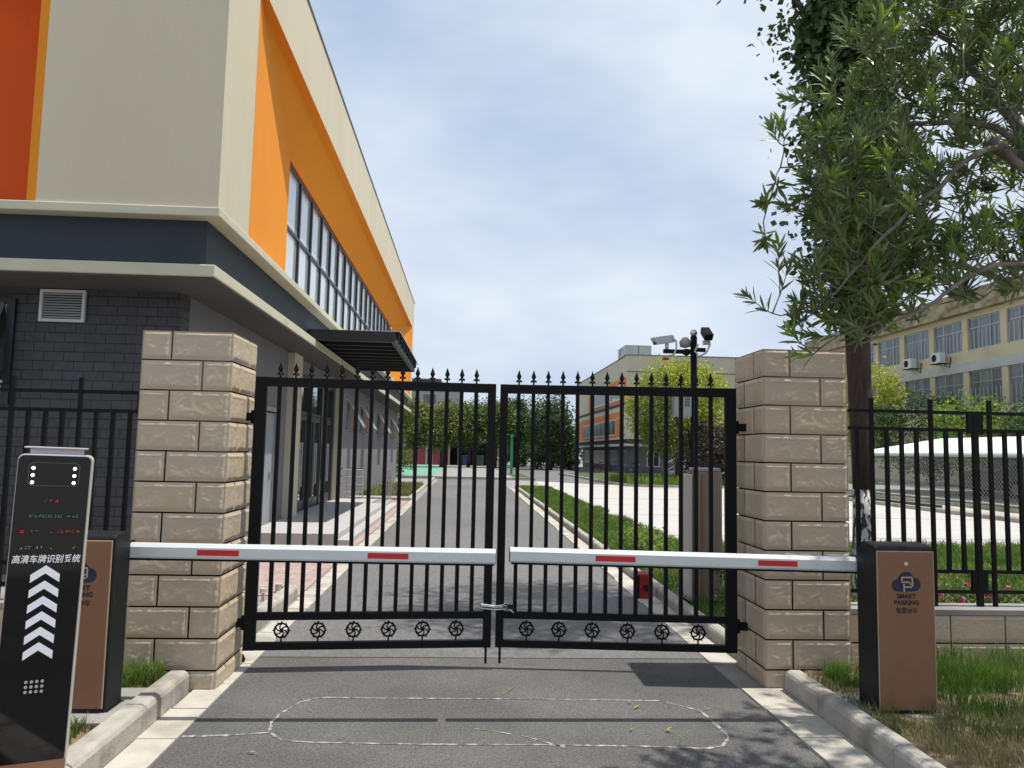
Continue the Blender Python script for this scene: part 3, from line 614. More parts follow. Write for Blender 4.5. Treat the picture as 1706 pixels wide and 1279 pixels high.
# orange recess, side: narrow soffit, then splayed panels down to the window band
XS, XW = XU-.16, XU-.6; WY0, WY1, WT, WBm = 14.92, 35.5, 7.26, 4.47
m = MB(); m.face([(XU-.001, RY0, RT), (XU-.001, RY1, RT), (XS, RY1, RT-.003), (XS, RY0, RT-.003)]); m.face([(XU-.3, RY0+.002, RB), (XU-.001, RY0+.002, RB), (XU-.001, RY0+.002, RT), (XU-.3, RY0+.002, RT)]); m.face([(XU-.001, RY1-.002, RB), (XU-.3, RY1-.002, RB), (XU-.3, RY1-.002, RT), (XU-.001, RY1-.002, RT)]); part('recess_soffit', m, orange)
XN = XU-.02
m = MB()
m.face([(XN, RY0+.004, RB), (XW, WY0, RB), (XW, WY0, WT), (XS, RY0+.8, RT-.004), (XN, RY0+.004, RT-.004)][::-1])
m.face([(XW, WY1, RB), (XN, RY1-.004, RB), (XN, RY1-.004, RT-.004), (XS, RY1-.8, RT-.004), (XW, WY1, WT)][::-1])
m.face([(XS, RY0+.8, RT-.004), (XW, WY0, WT), (XW, WY1, WT), (XS, RY1-.8, RT-.004)][::-1])
part('recess_panel', m, orange)
m = MB(); m.box(XW-.16, XW+.0, WY0, WY1, WT-.001, WT+.05); m.box(XW-.16, XW, WY0-.05, WY0-.001, RB, WT); part('window_reveal', m, orange_red)
W_ = bx(XW-.10, XW-.04, WY0, WY1, WT-.07, WT-.002); nb = 17; dy = (WY1-WY0)/nb; TR = 5.98
W_.box(XW-.10, XW-.04, WY0, WY1, RB+.004, RB+.10); W_.box(XW-.10, XW-.035, WY0, WY1, TR-.035, TR+.035)
for k in range(nb+1):
    yy = WY0+k*dy; W_.box(XW-.095, XW-.02, yy-.04, yy+.04, RB+.1, TR-.035); W_.box(XW-.095, XW-.02, yy-.04, yy+.04, TR+.035, WT-.07)
Wn = part('window', W_, frame_dk)
for k in range(nb):
    for a, b in ((RB+.1, TR-.035), (TR+.035, WT-.07)): bx(XW-.09, XW-.075, WY0+k*dy+.04, WY0+(k+1)*dy-.04, a, b).build('pane', glass_up, Wn)
# roof lightning rail
m = MB(); m.tube([(XU-.06, 9.3, ZT+.13), (XU-.06, YE, ZT+.13)], .006, 4)
yy = 9.4
while yy < YE: m.tube([(XU-.06, yy, ZT+.04), (XU-.06, yy, ZT+.13)], .006, 4); yy += 1.0
part('roof_rail', m, frame_al)
# louvred vent and open window on the brick front
V = bx(-5.45, -4.88, 9.965, 9.999, 3.30, 3.34); V.box(-5.45, -4.88, 9.965, 9.999, 3.69, 3.73); V.box(-5.45, -5.41, 9.965, 9.999, 3.34, 3.69) if False else None
m = MB(); zz0, zz1 = 3.16, 3.57; xa, xb = -5.45, -4.89
m.box(xa, xb, 9.955, 9.999, zz0, zz0+.035); m.box(xa, xb, 9.955, 9.999, zz1-.035, zz1); m.box(xa, xa+.035, 9.955, 9.999, zz0+.035, zz1-.035); m.box(xb-.035, xb, 9.955, 9.999, zz0+.035, zz1-.035)
vent = part('vent', m, white_pt); m = MB(); n = 10
for k in range(n):
    z = zz0+.045+k*(zz1-zz0-.08)/n; m.face([(xa+.035, 9.96, z), (xb-.035, 9.96, z), (xb-.035, 9.99, z+.026), (xa+.035, 9.99, z+.026)])
m.build('louvre', white_pt, vent); bx(xa+.035, xb-.035, 9.992, 9.998, zz0+.035, zz1-.035).build('vent_back', black, vent)
m = MB(); m.box(-8.2, -5.74, 9.95, 9.999, 2.1, 3.44); wf = part('window', m, frame_dk)
m = MB(); m.box(-8.1, -5.83, 9.94, 9.949, 2.18, 3.36); m.build('pane', glass_dk, wf)
m = MB(); m.face([(-7.2, 9.93, 3.36), (-5.9, 9.93, 3.36), (-5.9, 9.5, 2.4), (-7.2, 9.5, 2.4)]); m.build('pane', glass_up, wf); m = MB(); m.tube([(-5.88, 9.93, 3.38), (-5.88, 9.49, 2.38)], .025, 4); m.tube([(-5.9, 9.9, 2.35), (-5.75, 9.8, 2.37)], .02, 5); m.build('sash', frame_al, wf)
# grey steel door, columns, glazed entrance
m = MB(); m.box(XB-.10, XB-.05, 13.37, 15.28, .2, 2.28); dr = part('door', m, M('pale_grey_door', (.27, .29, .31), .5, .04, 4)); 
m = MB(); m.box(XB-.06, XB+.02, 13.35, 13.43, .2, 2.38); m.box(XB-.06, XB+.02, 15.22, 15.3, .2, 2.38); m.box(XB-.06, XB+.02, 13.43, 15.22, 2.30, 2.38); m.box(XB-.05, XB-.04, 14.1, 14.12, .2, 2.28); m.build('door_frame', frame_al, dr); m = MB(); m.box(XB-.04, XB+.02, 14.95, 14.98, 1.0, 1.16); m.build('handle', steel, dr)
m = MB(); m.box(XB+.002, XB+.012, 15.35, 15.49, 2.40, 2.52); sg = part('door_sign', m, white_pt); m = MB(); m.box(XB+.0125, XB+.014, 15.38, 15.40, 2.42, 2.50); m.box(XB+.0125, XB+.014, 15.43, 15.45, 2.42, 2.48); m.build('print', inkblk, sg)
part('column', bx(XB-.05, -3.56, 15.95, 16.72, .2, 3.583), cream, bevel=.01); part('column', bx(XB-.05, -3.56, 21.78, 22.3, .2, 3.583), cream, bevel=.01)
m = MB(); y0, y1 = 16.76, 21.74; xx0, xx1 = XB-.14, XB-.06
m.box(xx0, xx1, y0, y1, 3.2, 3.3); m.box(xx0, xx1, y0, y1, 2.38, 2.46)
for yy in (y0+.04, 18.43, 20.1, y1-.04): m.box(xx0, xx1+.02, yy-.05, yy+.05, .2, 3.2)
en = part('entrance_glazing', m, frame_dk)
for k in range(3):
    a = y0+.09+k*1.66; b_ = a+1.53
    bx(xx0+.02, xx0+.03, a, b_, 2.46, 3.2).build('pane', glass_dk, en)
    dd = MB(); 
    for c0, c1 in ((a+.01, (a+b_)/2-.005), ((a+b_)/2+.005, b_-.01)):
        dd.box(xx0+.01, xx1, c0, c0+.09, .22, 2.37); dd.box(xx0+.01, xx1, c1-.09, c1, .22, 2.37); dd.box(xx0+.01, xx1, c0+.09, c1-.09, .22, .42); dd.box(xx0+.01, xx1, c0+.09, c1-.09, 2.26, 2.37)
    dd = dd.build('door', M('charcoal_door', (.035, .038, .042), .4, .1, 5) if k == 0 else bpy.data.materials['charcoal_door'], en)
for k in range(3):
    a = y0+.09+k*1.66; b_ = a+1.53; bx(xx0+.025, xx0+.035, a+.1, b_-.1, .42, 2.26).build('pane', glass_dk, en)
    m = MB()
    for c in ((a+b_)/2-.1, (a+b_)/2+.1): m.tube([(xx1+.05, c, .75), (xx1+.05, c, 1.75)], .014, 8); m.tube([(xx1, c, .8), (xx1+.05, c, .8)], .008, 6); m.tube([(xx1, c, 1.7), (xx1+.05, c, 1.7)], .008, 6)
    m.build('handle', steel, en)
# awning windows with orange reveals on the far side wall
for a, b_, zb, zt in opens[2:]:
    m = MB(); m.box(XB-.12, XB-.06, a, b_, zt-.05, zt); m.box(XB-.12, XB-.06, a, b_, zb, zb+.05); n = 3
    for k in range(n+1): yy = a+(b_-a)*k/n; m.box(XB-.12, XB-.05, yy-.03, yy+.03, zb+.05, zt-.05)
    wn = part('window', m, frame_al)
    for k in range(n):
        ya = a+(b_-a)*k/n+.03; yb_ = a+(b_-a)*(k+1)/n-.03
        if k == 1:
            q = MB(); q.face([(XB-.04, ya, zt-.05), (XB-.04, yb_, zt-.05), (XB+.45, yb_, zb+.12), (XB+.45, ya, zb+.12)]); q.tube([(XB-.04, ya, zt-.05), (XB+.45, ya, zb+.12)], .03, 4); q.tube([(XB-.04, yb_, zt-.05), (XB+.45, yb_, zb+.12)], .03, 4); q.tube([(XB+.45, ya, zb+.12), (XB+.45, yb_, zb+.12)], .03, 4); q.build('open_sash', frame_al, wn)
        bx(XB-.10, XB-.09, ya, yb_, zb+.05, zt-.05).build('pane', glass_dk, wn)
    m = MB(); m.box(XB-.2, XB+.006, b_-.005, b_+.12, zb, zt); m.build('window_reveal', M('orange_reveal', (.55, .17, .05), .7) if 'orange_reveal' not in bpy.data.materials else bpy.data.materials['orange_reveal'], wn)
# entrance canopy of dark steel with ribbed underside and glass edge
cm_ = M('dark_steel_canopy', (.012, .014, .018), .5, .15, 4)
cz = 3.93
m = MB(); m.box(-3.18, -1.46, 15.1, 15.18, cz-.19, cz); m.box(-3.18, -1.46, 20.9, 20.98, cz-.19, cz); m.box(-1.54, -1.46, 15.18, 20.9, cz-.19, cz-.02); m.box(-3.18, -1.54, 15.18, 20.9, cz-.06, cz-.03); cp = part('entrance_canopy', m, cm_)
for k in range(9): yy = 15.5+k*.62; bx(-3.17, -1.55, yy, yy+.07, cz-.15, cz-.062).build('purlin', cm_, cp)
for k in range(9):
    yy = 15.13+k*.65; q = MB(); q.box(-3.16, -1.36+.0, yy, yy+.63, cz+.012, cz+.024); q.build('glass_sheet', M_glass('smoky_sheet', (.10, .12, .13), .45) if k == 0 else bpy.data.materials['smoky_sheet'], cp)
for k in range(9): yy = 15.35+k*.65; bx(-1.455, -1.40, yy, yy+.05, cz-.12, cz+.01).build('bracket', cm_, cp)
# steps and handrails
m = MB(); m.box(-3.69, -2.13, 13.25, 22.6, .0, .2); m.box(-2.13, -1.93, 13.25, 22.6, 0, .1); tag(m.build('entrance_steps', M('granite_step', (.40, .39, .38), .8, .08, 4, .1, 100), bevel=.008, org=(-2.8, 18, 0)), 'pale granite platform and step along the glass doors', 'steps')
def handrail(pts, n, label):
    a, b_ = Vector(pts[0]), Vector(pts[1]); t = thing('handrail', tuple((a+b_)/2), label, 'handrail', 'steel handrails by the entrance steps'); h = .85
    m = MB(); m.tube([tuple(a+Vector((0, 0, h))), tuple(b_+Vector((0, 0, h)))], .024, 8)
    for z in (.2, .42, .64): m.tube([tuple(a+Vector((0, 0, z))), tuple(b_+Vector((0, 0, z)))], .014, 6)
    m.build('rail', steel, t)
    for k in range(n): p = a+(b_-a)*k/(n-1); MB().tube([tuple(p), tuple(p+Vector((0, 0, h)))], .021, 8).build('post', steel, t)
handrail(((-3.62, 22.5, .2), (-2.95, 22.5, .2)), 4, 'steel handrail at the far end of the steps against the wall')
handrail(((-2.2, 20.9, .2), (-2.15, 22.5, .2)), 4, 'steel handrail along the outer edge of the far steps')
m = MB(); m.box(XB-.02, XB+.01, 25.7, 26.2, 1.55, 1.95); part('wall_panel', m, frame_al)

# ------------------------------------------------------------------ foliage helpers
def leaf_cloud(m, rnd, clumps, per, size, spread, mi=0, asp=.55):
    for (cx, cy, cz, s) in clumps:
        for _ in range(per):
            a = Vector((rnd.gauss(0, 1), rnd.gauss(0, 1), rnd.gauss(0, .8)))*spread*s
            p = Vector((cx, cy, cz))+a
            d = Vector((rnd.uniform(-1, 1), rnd.uniform(-1, 1), rnd.uniform(-.9, .7))).normalized(); e = d.orthogonal().normalized(); e.rotate(Quaternion(d, rnd.uniform(0, 6.28)))
            l = size*rnd.uniform(.6, 1.3); w_ = l*asp*.5
            m.face([p-d*l*.5, p+e*w_, p+d*l*.5, p-e*w_], mi)
def ell_clumps(rnd, c, r, n, shell=.55):
    out_ = []
    for _ in range(n):
        d = Vector((rnd.gauss(0, 1), rnd.gauss(0, 1), rnd.gauss(0, 1))).normalized(); k = shell+(1-shell)*rnd.random()**.7
        k *= 1+.16*noise.noise(d*2.2+Vector(c)); out_.append((c[0]+d.x*r[0]*k, c[1]+d.y*r[1]*k, c[2]+d.z*r[2]*k, rnd.uniform(.7, 1.3)))
    return out_
def tree(name, base, c, r, leaf, barkm, label, group=None, n=120, per=60, size=.22, spread=.32, seed=1, trunk_r=.13, extra=None, cat='tree', limbs=7):
    rnd = random.Random(seed); t = thing(name, base, label, cat, group)
    m = MB(); b = Vector(base); top = Vector((c[0], c[1], c[2]-r[2]*.35))
    if trunk_r > 0:
        pts = [b, b.lerp(top, .35)+Vector((rnd.uniform(-.1, .1), rnd.uniform(-.1, .1), 0)), b.lerp(top, .7)+Vector((rnd.uniform(-.1, .1), 0, 0)), top]
        m.tube(pts, [trunk_r*1.25, trunk_r, trunk_r*.85, trunk_r*.5], 9)
        for k in range(limbs):
            s = b.lerp(top, rnd.uniform(.45, .95)); a = rnd.uniform(0, 6.28); e = Vector((c[0]+r[0]*.75*math.cos(a), c[1]+r[1]*.75*math.sin(a), c[2]+r[2]*rnd.uniform(-.3, .7)))
            m.tube([s, s.lerp(e, .5)+Vector((0, 0, rnd.uniform(-.15, .2)*r[2])), e], [trunk_r*.5, trunk_r*.3, trunk_r*.08], 6)
        m.build('trunk', barkm, t, smooth=True)
    m = MB(); leaf_cloud(m, rnd, ell_clumps(rnd, c, r, n), per, size, spread)
    if extra: leaf_cloud(m, rnd, extra, per, size, spread)
    m.build('crown', leaf, t); return t

# tree behind the right pillar, dark round leaves, lime washed foot
rnd = random.Random(5)
T = thing('broadleaf_tree', (4.2, 8.0, 0), 'dark tree behind the right pillar with white lime flaking off its trunk', 'tree')
def tp(z): return (4.20+.02*math.sin(z*1.3), 8.0, z)
m = MB(); zs = [.0, .25, .6, 1.0, 1.31]; m.tube([tp(z) for z in zs], [.16, .135, .118, .112, .108], 18); m.build('limewashed_foot', lime, T, smooth=True)
m = MB(); zs = [1.311, 1.8, 2.3, 2.9, 3.6, 4.4, 5.4, 6.4, 7.6]; m.tube([tp(z) for z in zs], [.1075, .112, .12, .125, .12, .11, .10, .085, .05], 18)
for k in range(12):
    s = Vector(tp(rnd.uniform(5.6, 7.3))); a = rnd.uniform(0, 6.28); e = Vector((4.0+1.2*math.cos(a), 8+1.2*math.sin(a), s.z+rnd.uniform(1.3, 2.2))); m.tube([s, s.lerp(e, .5)+Vector((0, 0, .25)), e], [.05, .03, .008], 7)
m.tube([tp(5.0), (4.05, 7.9, 5.6), (3.86, 7.9, 5.75), (3.62, 7.95, 5.62), (3.58, 8, 5.4), (3.50, 8, 5.24)], [.03, .02, .012, .008, .006, .004], 6)
m.build('trunk', bark2, T, smooth=True)
cl = ell_clumps(rnd, (4.15, 8.0, 8.75), (1.75, 1.7, 1.6), 150, .3)
for _ in range(240):
    z = rnd.uniform(3.05, 7); q = .07+.14*sstep(3.0, 4.2, z); cl.append((4.2+rnd.gauss(0, q), 8.0+rnd.gauss(0, q*.9), z, .4+.5*sstep(3.0, 4.2, z)))
cl += [(3.82+rnd.uniform(-.1, .6), 8.0+rnd.gauss(0, .2), 6.45+rnd.uniform(-.1, .35), .6) for _ in range(34)] + [(3.95+rnd.gauss(0, .10), 8, rnd.uniform(5.6, 6.3), .5) for _ in range(22)]
m = MB(); leaf_cloud(m, rnd, cl, 80, .085, .18, asp=.7); m.build('crown', crown_m, T)

# oleander tree reaching in from the right, close to the camera
def oleander():
    rnd = random.Random(21); t = thing('oleander_tree', (4.4, 4.0, .1), 'large oleander with long narrow leaves reaching over the right barrier', 'tree')
    nodes = []; m = MB()
    def S(p): return (p[0]*.86, p[1]*.86, CAM_H+(p[2]-CAM_H)*.86) if p[2] > .5 else p
    def limb(P, R, n=8):
        P = [S(p) for p in P]; R = [q*.66 for q in R]
        Q = []; RR = []
        for k in range(len(P)-1):
            for s in range(4):
                u = s/4; p0 = Vector(P[max(k-1, 0)]); p1 = Vector(P[k]); p2 = Vector(P[k+1]); p3 = Vector(P[min(k+2, len(P)-1)])
                q = .5*((2*p1)+(-p0+p2)*u+(2*p0-5*p1+4*p2-p3)*u*u+(-p0+3*p1-3*p2+p3)*u**3); Q.append(q+Vector((rnd.gauss(0, .006), rnd.gauss(0, .006), rnd.gauss(0, .006)))); RR.append(R[k]+(R[k+1]-R[k])*u)
        Q.append(Vector(P[-1])); RR.append(R[-1]); m.tube(Q, RR, n); nodes.extend(Q)
    limb([(4.4, 4.0, .1), (4.2, 4.1, 1.2), (3.9, 4.0, 2.3), (3.4, 3.9, 3.0), (2.72, 3.8, 3.32)], [.11, .10, .085, .06, .045])
    limb([(3.4, 3.9, 3.0), (2.9, 3.75, 3.15), (2.66, 3.7, 3.25), (2.3, 3.7, 2.95), (2.05, 3.75, 2.7), (1.85, 3.8, 2.45)], [.045, .03, .020, .014, .010, .005])
    limb([(3.9, 4.0, 2.3), (3.3, 4.2, 2.6), (2.7, 4.3, 2.8), (2.2, 4.2, 2.55), (1.8, 4.1, 2.42)], [.04, .026, .018, .012, .006])
    limb([(3.9, 4.0, 2.3), (3.2, 3.6, 2.55), (2.6, 3.6, 2.6), (2.2, 3.65, 2.35), (1.95, 3.7, 2.2)], [.03, .02, .014, .010, .005])
    limb([(3.4, 3.9, 3.0), (3.1, 4.2, 3.7), (2.8, 4.2, 4.1), (2.5, 4.2, 4.3)], [.05, .035, .022, .01])
    limb([(3.9, 4.0, 2.3), (4.3, 4.7, 3.4), (4.5, 5.1, 4.4), (4.5, 5.2, 4.9)], [.05, .035, .022, .01])
    limb([(3.4, 3.9, 3.0), (2.9, 4.0, 3.5), (2.3, 4.1, 3.5), (1.95, 4.1, 3.3), (1.72, 4.1, 3.25)], [.035, .024, .015, .009, .005])
    limb([(3.9, 4.0, 2.3), (4.6, 4.4, 3.2), (5.2, 4.8, 4.2)], [.06, .04, .015])
    vols = [((2.9, 4.1, 3.55), (.98, .85, .9), 430), ((3.1, 4.1, 4.15), (.95, .7, .5), 220), ((2.1, 3.95, 3.0), (.32, .4, .55), 95), ((2.05, 4.0, 2.5), (.34, .36, .22), 48), ((2.6, 3.9, 2.68), (.55, .45, .2), 55), ((4.9, 4.9, 4.9), (1.2, 1.3, 1.1), 230), ((4.7, 4.3, 3.2), (1.0, 1.1, 1.0), 130), ((4.3, 5.4, 3.7), (.8, .6, .8), 80)]
    vols = [(S(c), tuple(k*.86 for k in r), n) for c, r, n in vols]
    tg = []
    for c, r, n in vols:
        k = 0
        while k < n:
            d = Vector((rnd.uniform(-1, 1), rnd.uniform(-1, 1), rnd.uniform(-1, 1)))
            if d.length > 1 or d.length < .25: continue
            p = Vector((c[0]+d.x*r[0], c[1]+d.y*r[1], c[2]+d.z*r[2])); k += 1
            if p.y < 2.75: continue
            if p.x < 1.38*p.y/3.44+.1*noise.noise(p*2.5)*2: continue
            tg.append(p)
    for q in [(1.62, 3.9, 3.32), (1.63, 4.1, 2.85), (1.64, 3.9, 2.52), (1.84, 4, 2.18), (2.05, 3.9, 2.25), (1.78, 4.0, 3.6), (1.60, 4.0, 3.0), (1.58, 4.0, 2.42), (1.72, 3.9, 2.24), (1.70, 4.0, 3.38), (1.66, 4.0, 2.65), (1.9, 3.9, 2.27), (2.3, 3.8, 2.35), (2.62, 3.8, 2.45), (1.65, 4.0, 3.12)]: tg.append(Vector(S(q)))
    tg.sort(key=lambda p: min((p-q).length for q in nodes[::3]))
    lm = MB(); mb = m; young = [0]
    def leaf(p, d, up, l, wd):
        d = d.normalized(); sd_ = d.cross(up); sd_ = sd_.normalized() if sd_.length > .01 else d.orthogonal().normalized(); nn = sd_.cross(d)
        i = len(lm.v); dr = rnd.uniform(.02, .25); yg = young[0]
        for u, ww in ((.0, .12), (.28, .85), (.6, .9), (.85, .5)):
            c = p+d*l*u-nn*l*dr*u*u; lm.v += [tuple(c-sd_*wd*ww+nn*wd*.25*ww), tuple(c), tuple(c+sd_*wd*ww+nn*wd*.25*ww)]
        lm.v.append(tuple(p+d*l-nn*l*dr))
        for k in range(3):
            a = i+k*3; lm.f += [(a, a+1, a+4, a+3), (a+1, a+2, a+5, a+4)]; lm.m += [yg, yg]
        a = i+9; lm.f += [(a, a+1, i+12), (a+1, a+2, i+12)]; lm.m += [yg, yg]
    for p in tg:
        best = min(nodes, key=lambda q: (q-p).length+max(0, q.x*-1+p.x)*.6); L0 = (p-best).length
        mid = best.lerp(p, .5)+Vector((rnd.gauss(0, .05)*L0, rnd.gauss(0, .06)*L0, rnd.uniform(-.12, .02)*L0))
        q1 = best.lerp(mid, .5); q2 = mid.lerp(p, .5)+Vector((0, 0, -.02*L0)); r0 = .003+.006*min(L0, .8)
        mb.tube([best, q1, mid, q2, p], [r0, r0*.85, r0*.7, .0032, .0022], 5)
        nodes.extend([mid, q2])
        ax = (p-mid).normalized(); ax = (ax*.8+Vector((0, 0, rnd.uniform(.1, 1.1)))+Vector((rnd.gauss(0, .2), rnd.gauss(0, .2), 0))).normalized()
        tipl = rnd.uniform(.05, .13); tip = p+ax*tipl; mb.tube([p, tip], [.0024, .0016], 4)
        nw = rnd.randint(4, 8); ort = ax.orthogonal().normalized()
        yshoot = rnd.random() < .3
        for k in range(nw):
            young[0] = 1 if (yshoot and k >= nw-3) else 0
            u = k/nw; base = p.lerp(tip, u) if k > 1 else q2.lerp(p, .5+.4*k)
            for j in range(3):
                e = ort.copy(); e.rotate(Quaternion(ax, j*2.094+k*1.05+rnd.gauss(0, .15))); tilt = .9-.62*u+rnd.gauss(0, .12)
                d = (ax*math.cos(tilt)+e*math.sin(tilt)); d.z += .10
                leaf(base, d, ax, rnd.uniform(.06, .115)*(1-.25*u), rnd.uniform(.0058, .0095))
    m.build('branches', bark, t, smooth=True); lm.build('crown', [olean_m, young_m], t); return t
oleander()

# ------------------------------------------------------------------ grasses
def grass(name, region, n, h, wd, mat, label, seed, zf, clump=None, lean=.35, cat='grass'):
    rnd = random.Random(seed); m = MB(); k = 0
    x0, x1, y0, y1 = region
    while k < n:
        x = rnd.uniform(x0, x1); y = rnd.uniform(y0, y1)
        if clump and noise.noise(Vector((x*clump[0]+seed, y*clump[0], 0)))+rnd.uniform(-.12, .12) < clump[1]: 
            k += .25; continue
        k += 1; z = zf; hh = h*rnd.uniform(.4, 1.3); a = rnd.uniform(0, 6.28); c, s = math.cos(a)*wd, math.sin(a)*wd; b = rnd.uniform(0, 6.28); lx, ly = math.cos(b)*hh*lean*rnd.random(), math.sin(b)*hh*lean*rnd.random()
        i = len(m.v); m.v += [(x-c, y-s, z-.02), (x+c, y+s, z-.02), (x-c*.7+lx*.35, y-s*.7+ly*.35, z+hh*.55), (x+c*.7+lx*.35, y+s*.7+ly*.35, z+hh*.55), (x+lx, y+ly, z+hh*.95)]
        m.f += [(i, i+1, i+3, i+2), (i+2, i+3, i+4)]; m.m += [0, 0]
    return tag(m.build(name, mat), label, cat, kind='stuff')
grass('verge_grass', (2.38, 5.6, 3.6, 5.55), 14000, .075, .0026, grass_dry, 'thin dry grass growing on the soil beside the right barrier', 1, .13, (1.6, .02), .9)
grass('wall_grass', (2.95, 6, 4.95, 5.58), 5500, .19, .0035, grass_m, 'tall green grass at the foot of the right low wall', 2, .13, (2.5, -.15), .6)
grass('pillar_grass', (2.36, 2.8, 5.05, 5.38), 900, .11, .003, grass_m, 'green grass tuft at the foot of the right pillar', 12, .13, (6, .05), .9)
grass('cabinet_grass', (2.42, 3.0, 4.2, 4.52), 700, .11, .0022, grass_dry, 'wispy grass in front of the right barrier cabinet', 3, .13, (4, -.05), .9)
grass('side_grass', (2.86, 3.9, 4.1, 5.0), 2400, .12, .0026, grass_m, 'green grass tuft right of the right barrier cabinet', 4, .13, (3, .02), .9)
grass('kerb_grass', (-2.35, -1.93, 5.0, 5.33), 1500, .11, .0028, grass_m, 'green grass tuft at the foot of the left pillar', 5, .12, (3.5, -.1), .9)
grass('kiosk_grass', (-2.25, -1.93, 3.75, 4.38), 1300, .08, .0026, grass_m, 'green grass tuft by the kerb between the kiosk and the left barrier', 6, .12, (3.5, -.02), .9)
grass('left_verge_grass', (-4.5, -1.95, 3.4, 5.5), 1500, .06, .0025, grass_dry, 'sparse dry grass on the left verge', 7, .12, (2.5, .1), .9)
grass('lawn_verge_grass', (2.34, 3.85, 6.3, 22), 24000, .085, .006, grass_m, 'bright green grass strip beyond the right gate leaf', 8, .10, (1.2, -.35), .9)
grass('lawn_verge_grass', (2.34, 3.7, 22, 34.4), 7000, .09, .011, grass_m, 'bright green grass at the far end of the strip beyond the gate', 9, .10, None, .9)
grass('lawn_grass', (3.8, 13.5, 8.5, 13.4), 30000, .15, .008, grass_m, 'green lawn behind the right fence', 10, .10, (1., -.4), .8)
grass('far_lawn_grass', (8.4, 22, 39, 46), 14000, .42, .022, M('pale_grass', (.17, .28, .04), .6, .3, .8, col2=(.26, .32, .08), c2s=.5, transl=.3), 'tall green grass before the far cream building', 11, .10, None, .5)
grass('plot_grass', (-3.55, -1.9, 26, 35), 3500, .16, .014, grass_dry, 'weedy grass in the plot beyond the entrance steps', 13, .09, None, .8)
def bush(name, c, r, leaf, label, seed, n=40, per=45, size=.05, spread=.06, group=None, cat='bush', fl=0, fs=.03):
    rnd = random.Random(seed); t = thing(name, (c[0], c[1], .08), label, cat, group); m = MB()
    for k in range(10): 
        a = rnd.uniform(0, 6.28); m.tube([(c[0], c[1], .08), (c[0]+r[0]*.6*math.cos(a), c[1]+r[1]*.6*math.sin(a), c[2]+r[2]*.4)], [.012*max(1, r[2]), .004*max(1, r[2])], 5)
    m.build('stem', bark, t); m = MB(); leaf_cloud(m, rnd, ell_clumps(rnd, c, r, n, .4), per, size, spread); m.build('foliage', leaf, t)
    if fl:
        m = MB(); leaf_cloud(m, rnd, ell_clumps(rnd, (c[0], c[1]-r[1]*.3, c[2]+r[2]*.2), (r[0], r[1]*.8, r[2]*.8), fl, .8), 14, fs, .02, asp=.9); m.build('flowers', pinkfl, t)
    return t
for k, (x, y, fl, lb) in enumerate([(3.3, 6.9, 3, 'first, nearest the pillar'), (4.0, 6.7, 7, 'second from the pillar'), (4.7, 6.9, 5, 'third from the pillar'), (5.4, 6.8, 8, 'fourth from the pillar'), (6.2, 6.9, 6, 'last, farthest from the pillar')]):
    bush('flower_bush', (x, y, .32), (.42, .4, .24), lf_mid, 'low pink flowered bush behind the right fence, '+lb, 30+k, 40, 50, .04, .07, 'low flowering bushes behind the right fence', fl=fl)
bush('flower_bush', (2.72, 7.35, .36), (.32, .4, .26), lf_dk, 'low dark flowering bush behind the right gate leaf, before the brown kiosk', 41, 34, 50, .04, .07, 'low flowering bushes behind the right fence', fl=3)
bush('shrub', (2.9, 12.4, .25), (.35, .9, .2), lf_bright, 'low leafy shrub on the grass strip beyond the gate', 43, 40, 40, .05, .08)
bush('shrub', (-4.3, 46.5, .9), (1.3, 1.3, .8), lf_mid, 'rounded green shrub at the far corner of the left building', 44, 60, 50, .12, .14)

# ------------------------------------------------------------------ trees and shrubs farther off
tree('yellow_green_tree', (12.1, 43.5, 0), (12.1, 43.5, 4.3), (2.85, 2.5, 2.7), lf_yel, bark, 'round yellow green tree behind the camera pole', 'yellow green trees', 330, 75, .17, .28, 1, .14)
tree('yellow_green_tree', (10.5, 41, 0), (10.5, 41.2, 3.5), (1.15, 1.3, 1.9), lf_mid, bark, 'slender lighter tree left of the camera pole before the cream building', 'yellow green trees', 100, 50, .15, .28, 2, .10)
tree('yellow_green_tree', (24.0, 45, .3), (24.0, 45, 4.6), (2.3, 2.3, 2.7), lf_yel, bark, 'yellow green tree right of the dark trunk, before the yellow building', 'yellow green trees', 170, 70, .17, .28, 3, .14)
tree('purple_tree', (13.2, 40.5, 0), (13.2, 40.5, 1.9), (1.9, 1.6, 1.6), lf_pur, bark2, 'dark purple leaved bush behind the brown kiosk', None, 120, 60, .15, .25, 4, .08)
tree('conifer_bush', (24.6, 39.5, .3), (24.2, 39.5, 3.0), (2.9, 2.2, 2.3), lf_dk, bark2, 'dark green feathery bush before the yellow building', None, 150, 60, .18, .28, 5, .1)
tree('leafy_bush', (25.2, 36.2, .3), (24.6, 35.6, 3.0), (2.3, 2.2, 1.7), lf_bright, bark, 'bright green bush above the white carport roof', None, 120, 60, .17, .25, 6, .1)
tree('leafy_bush', (26.0, 32.8, .3), (25.4, 31.6, 2.8), (2.4, 2.6, 1.7), lf_dk, bark, 'dark green bush at the right edge above the white carport roof', None, 130, 60, .17, .26, 7, .1)
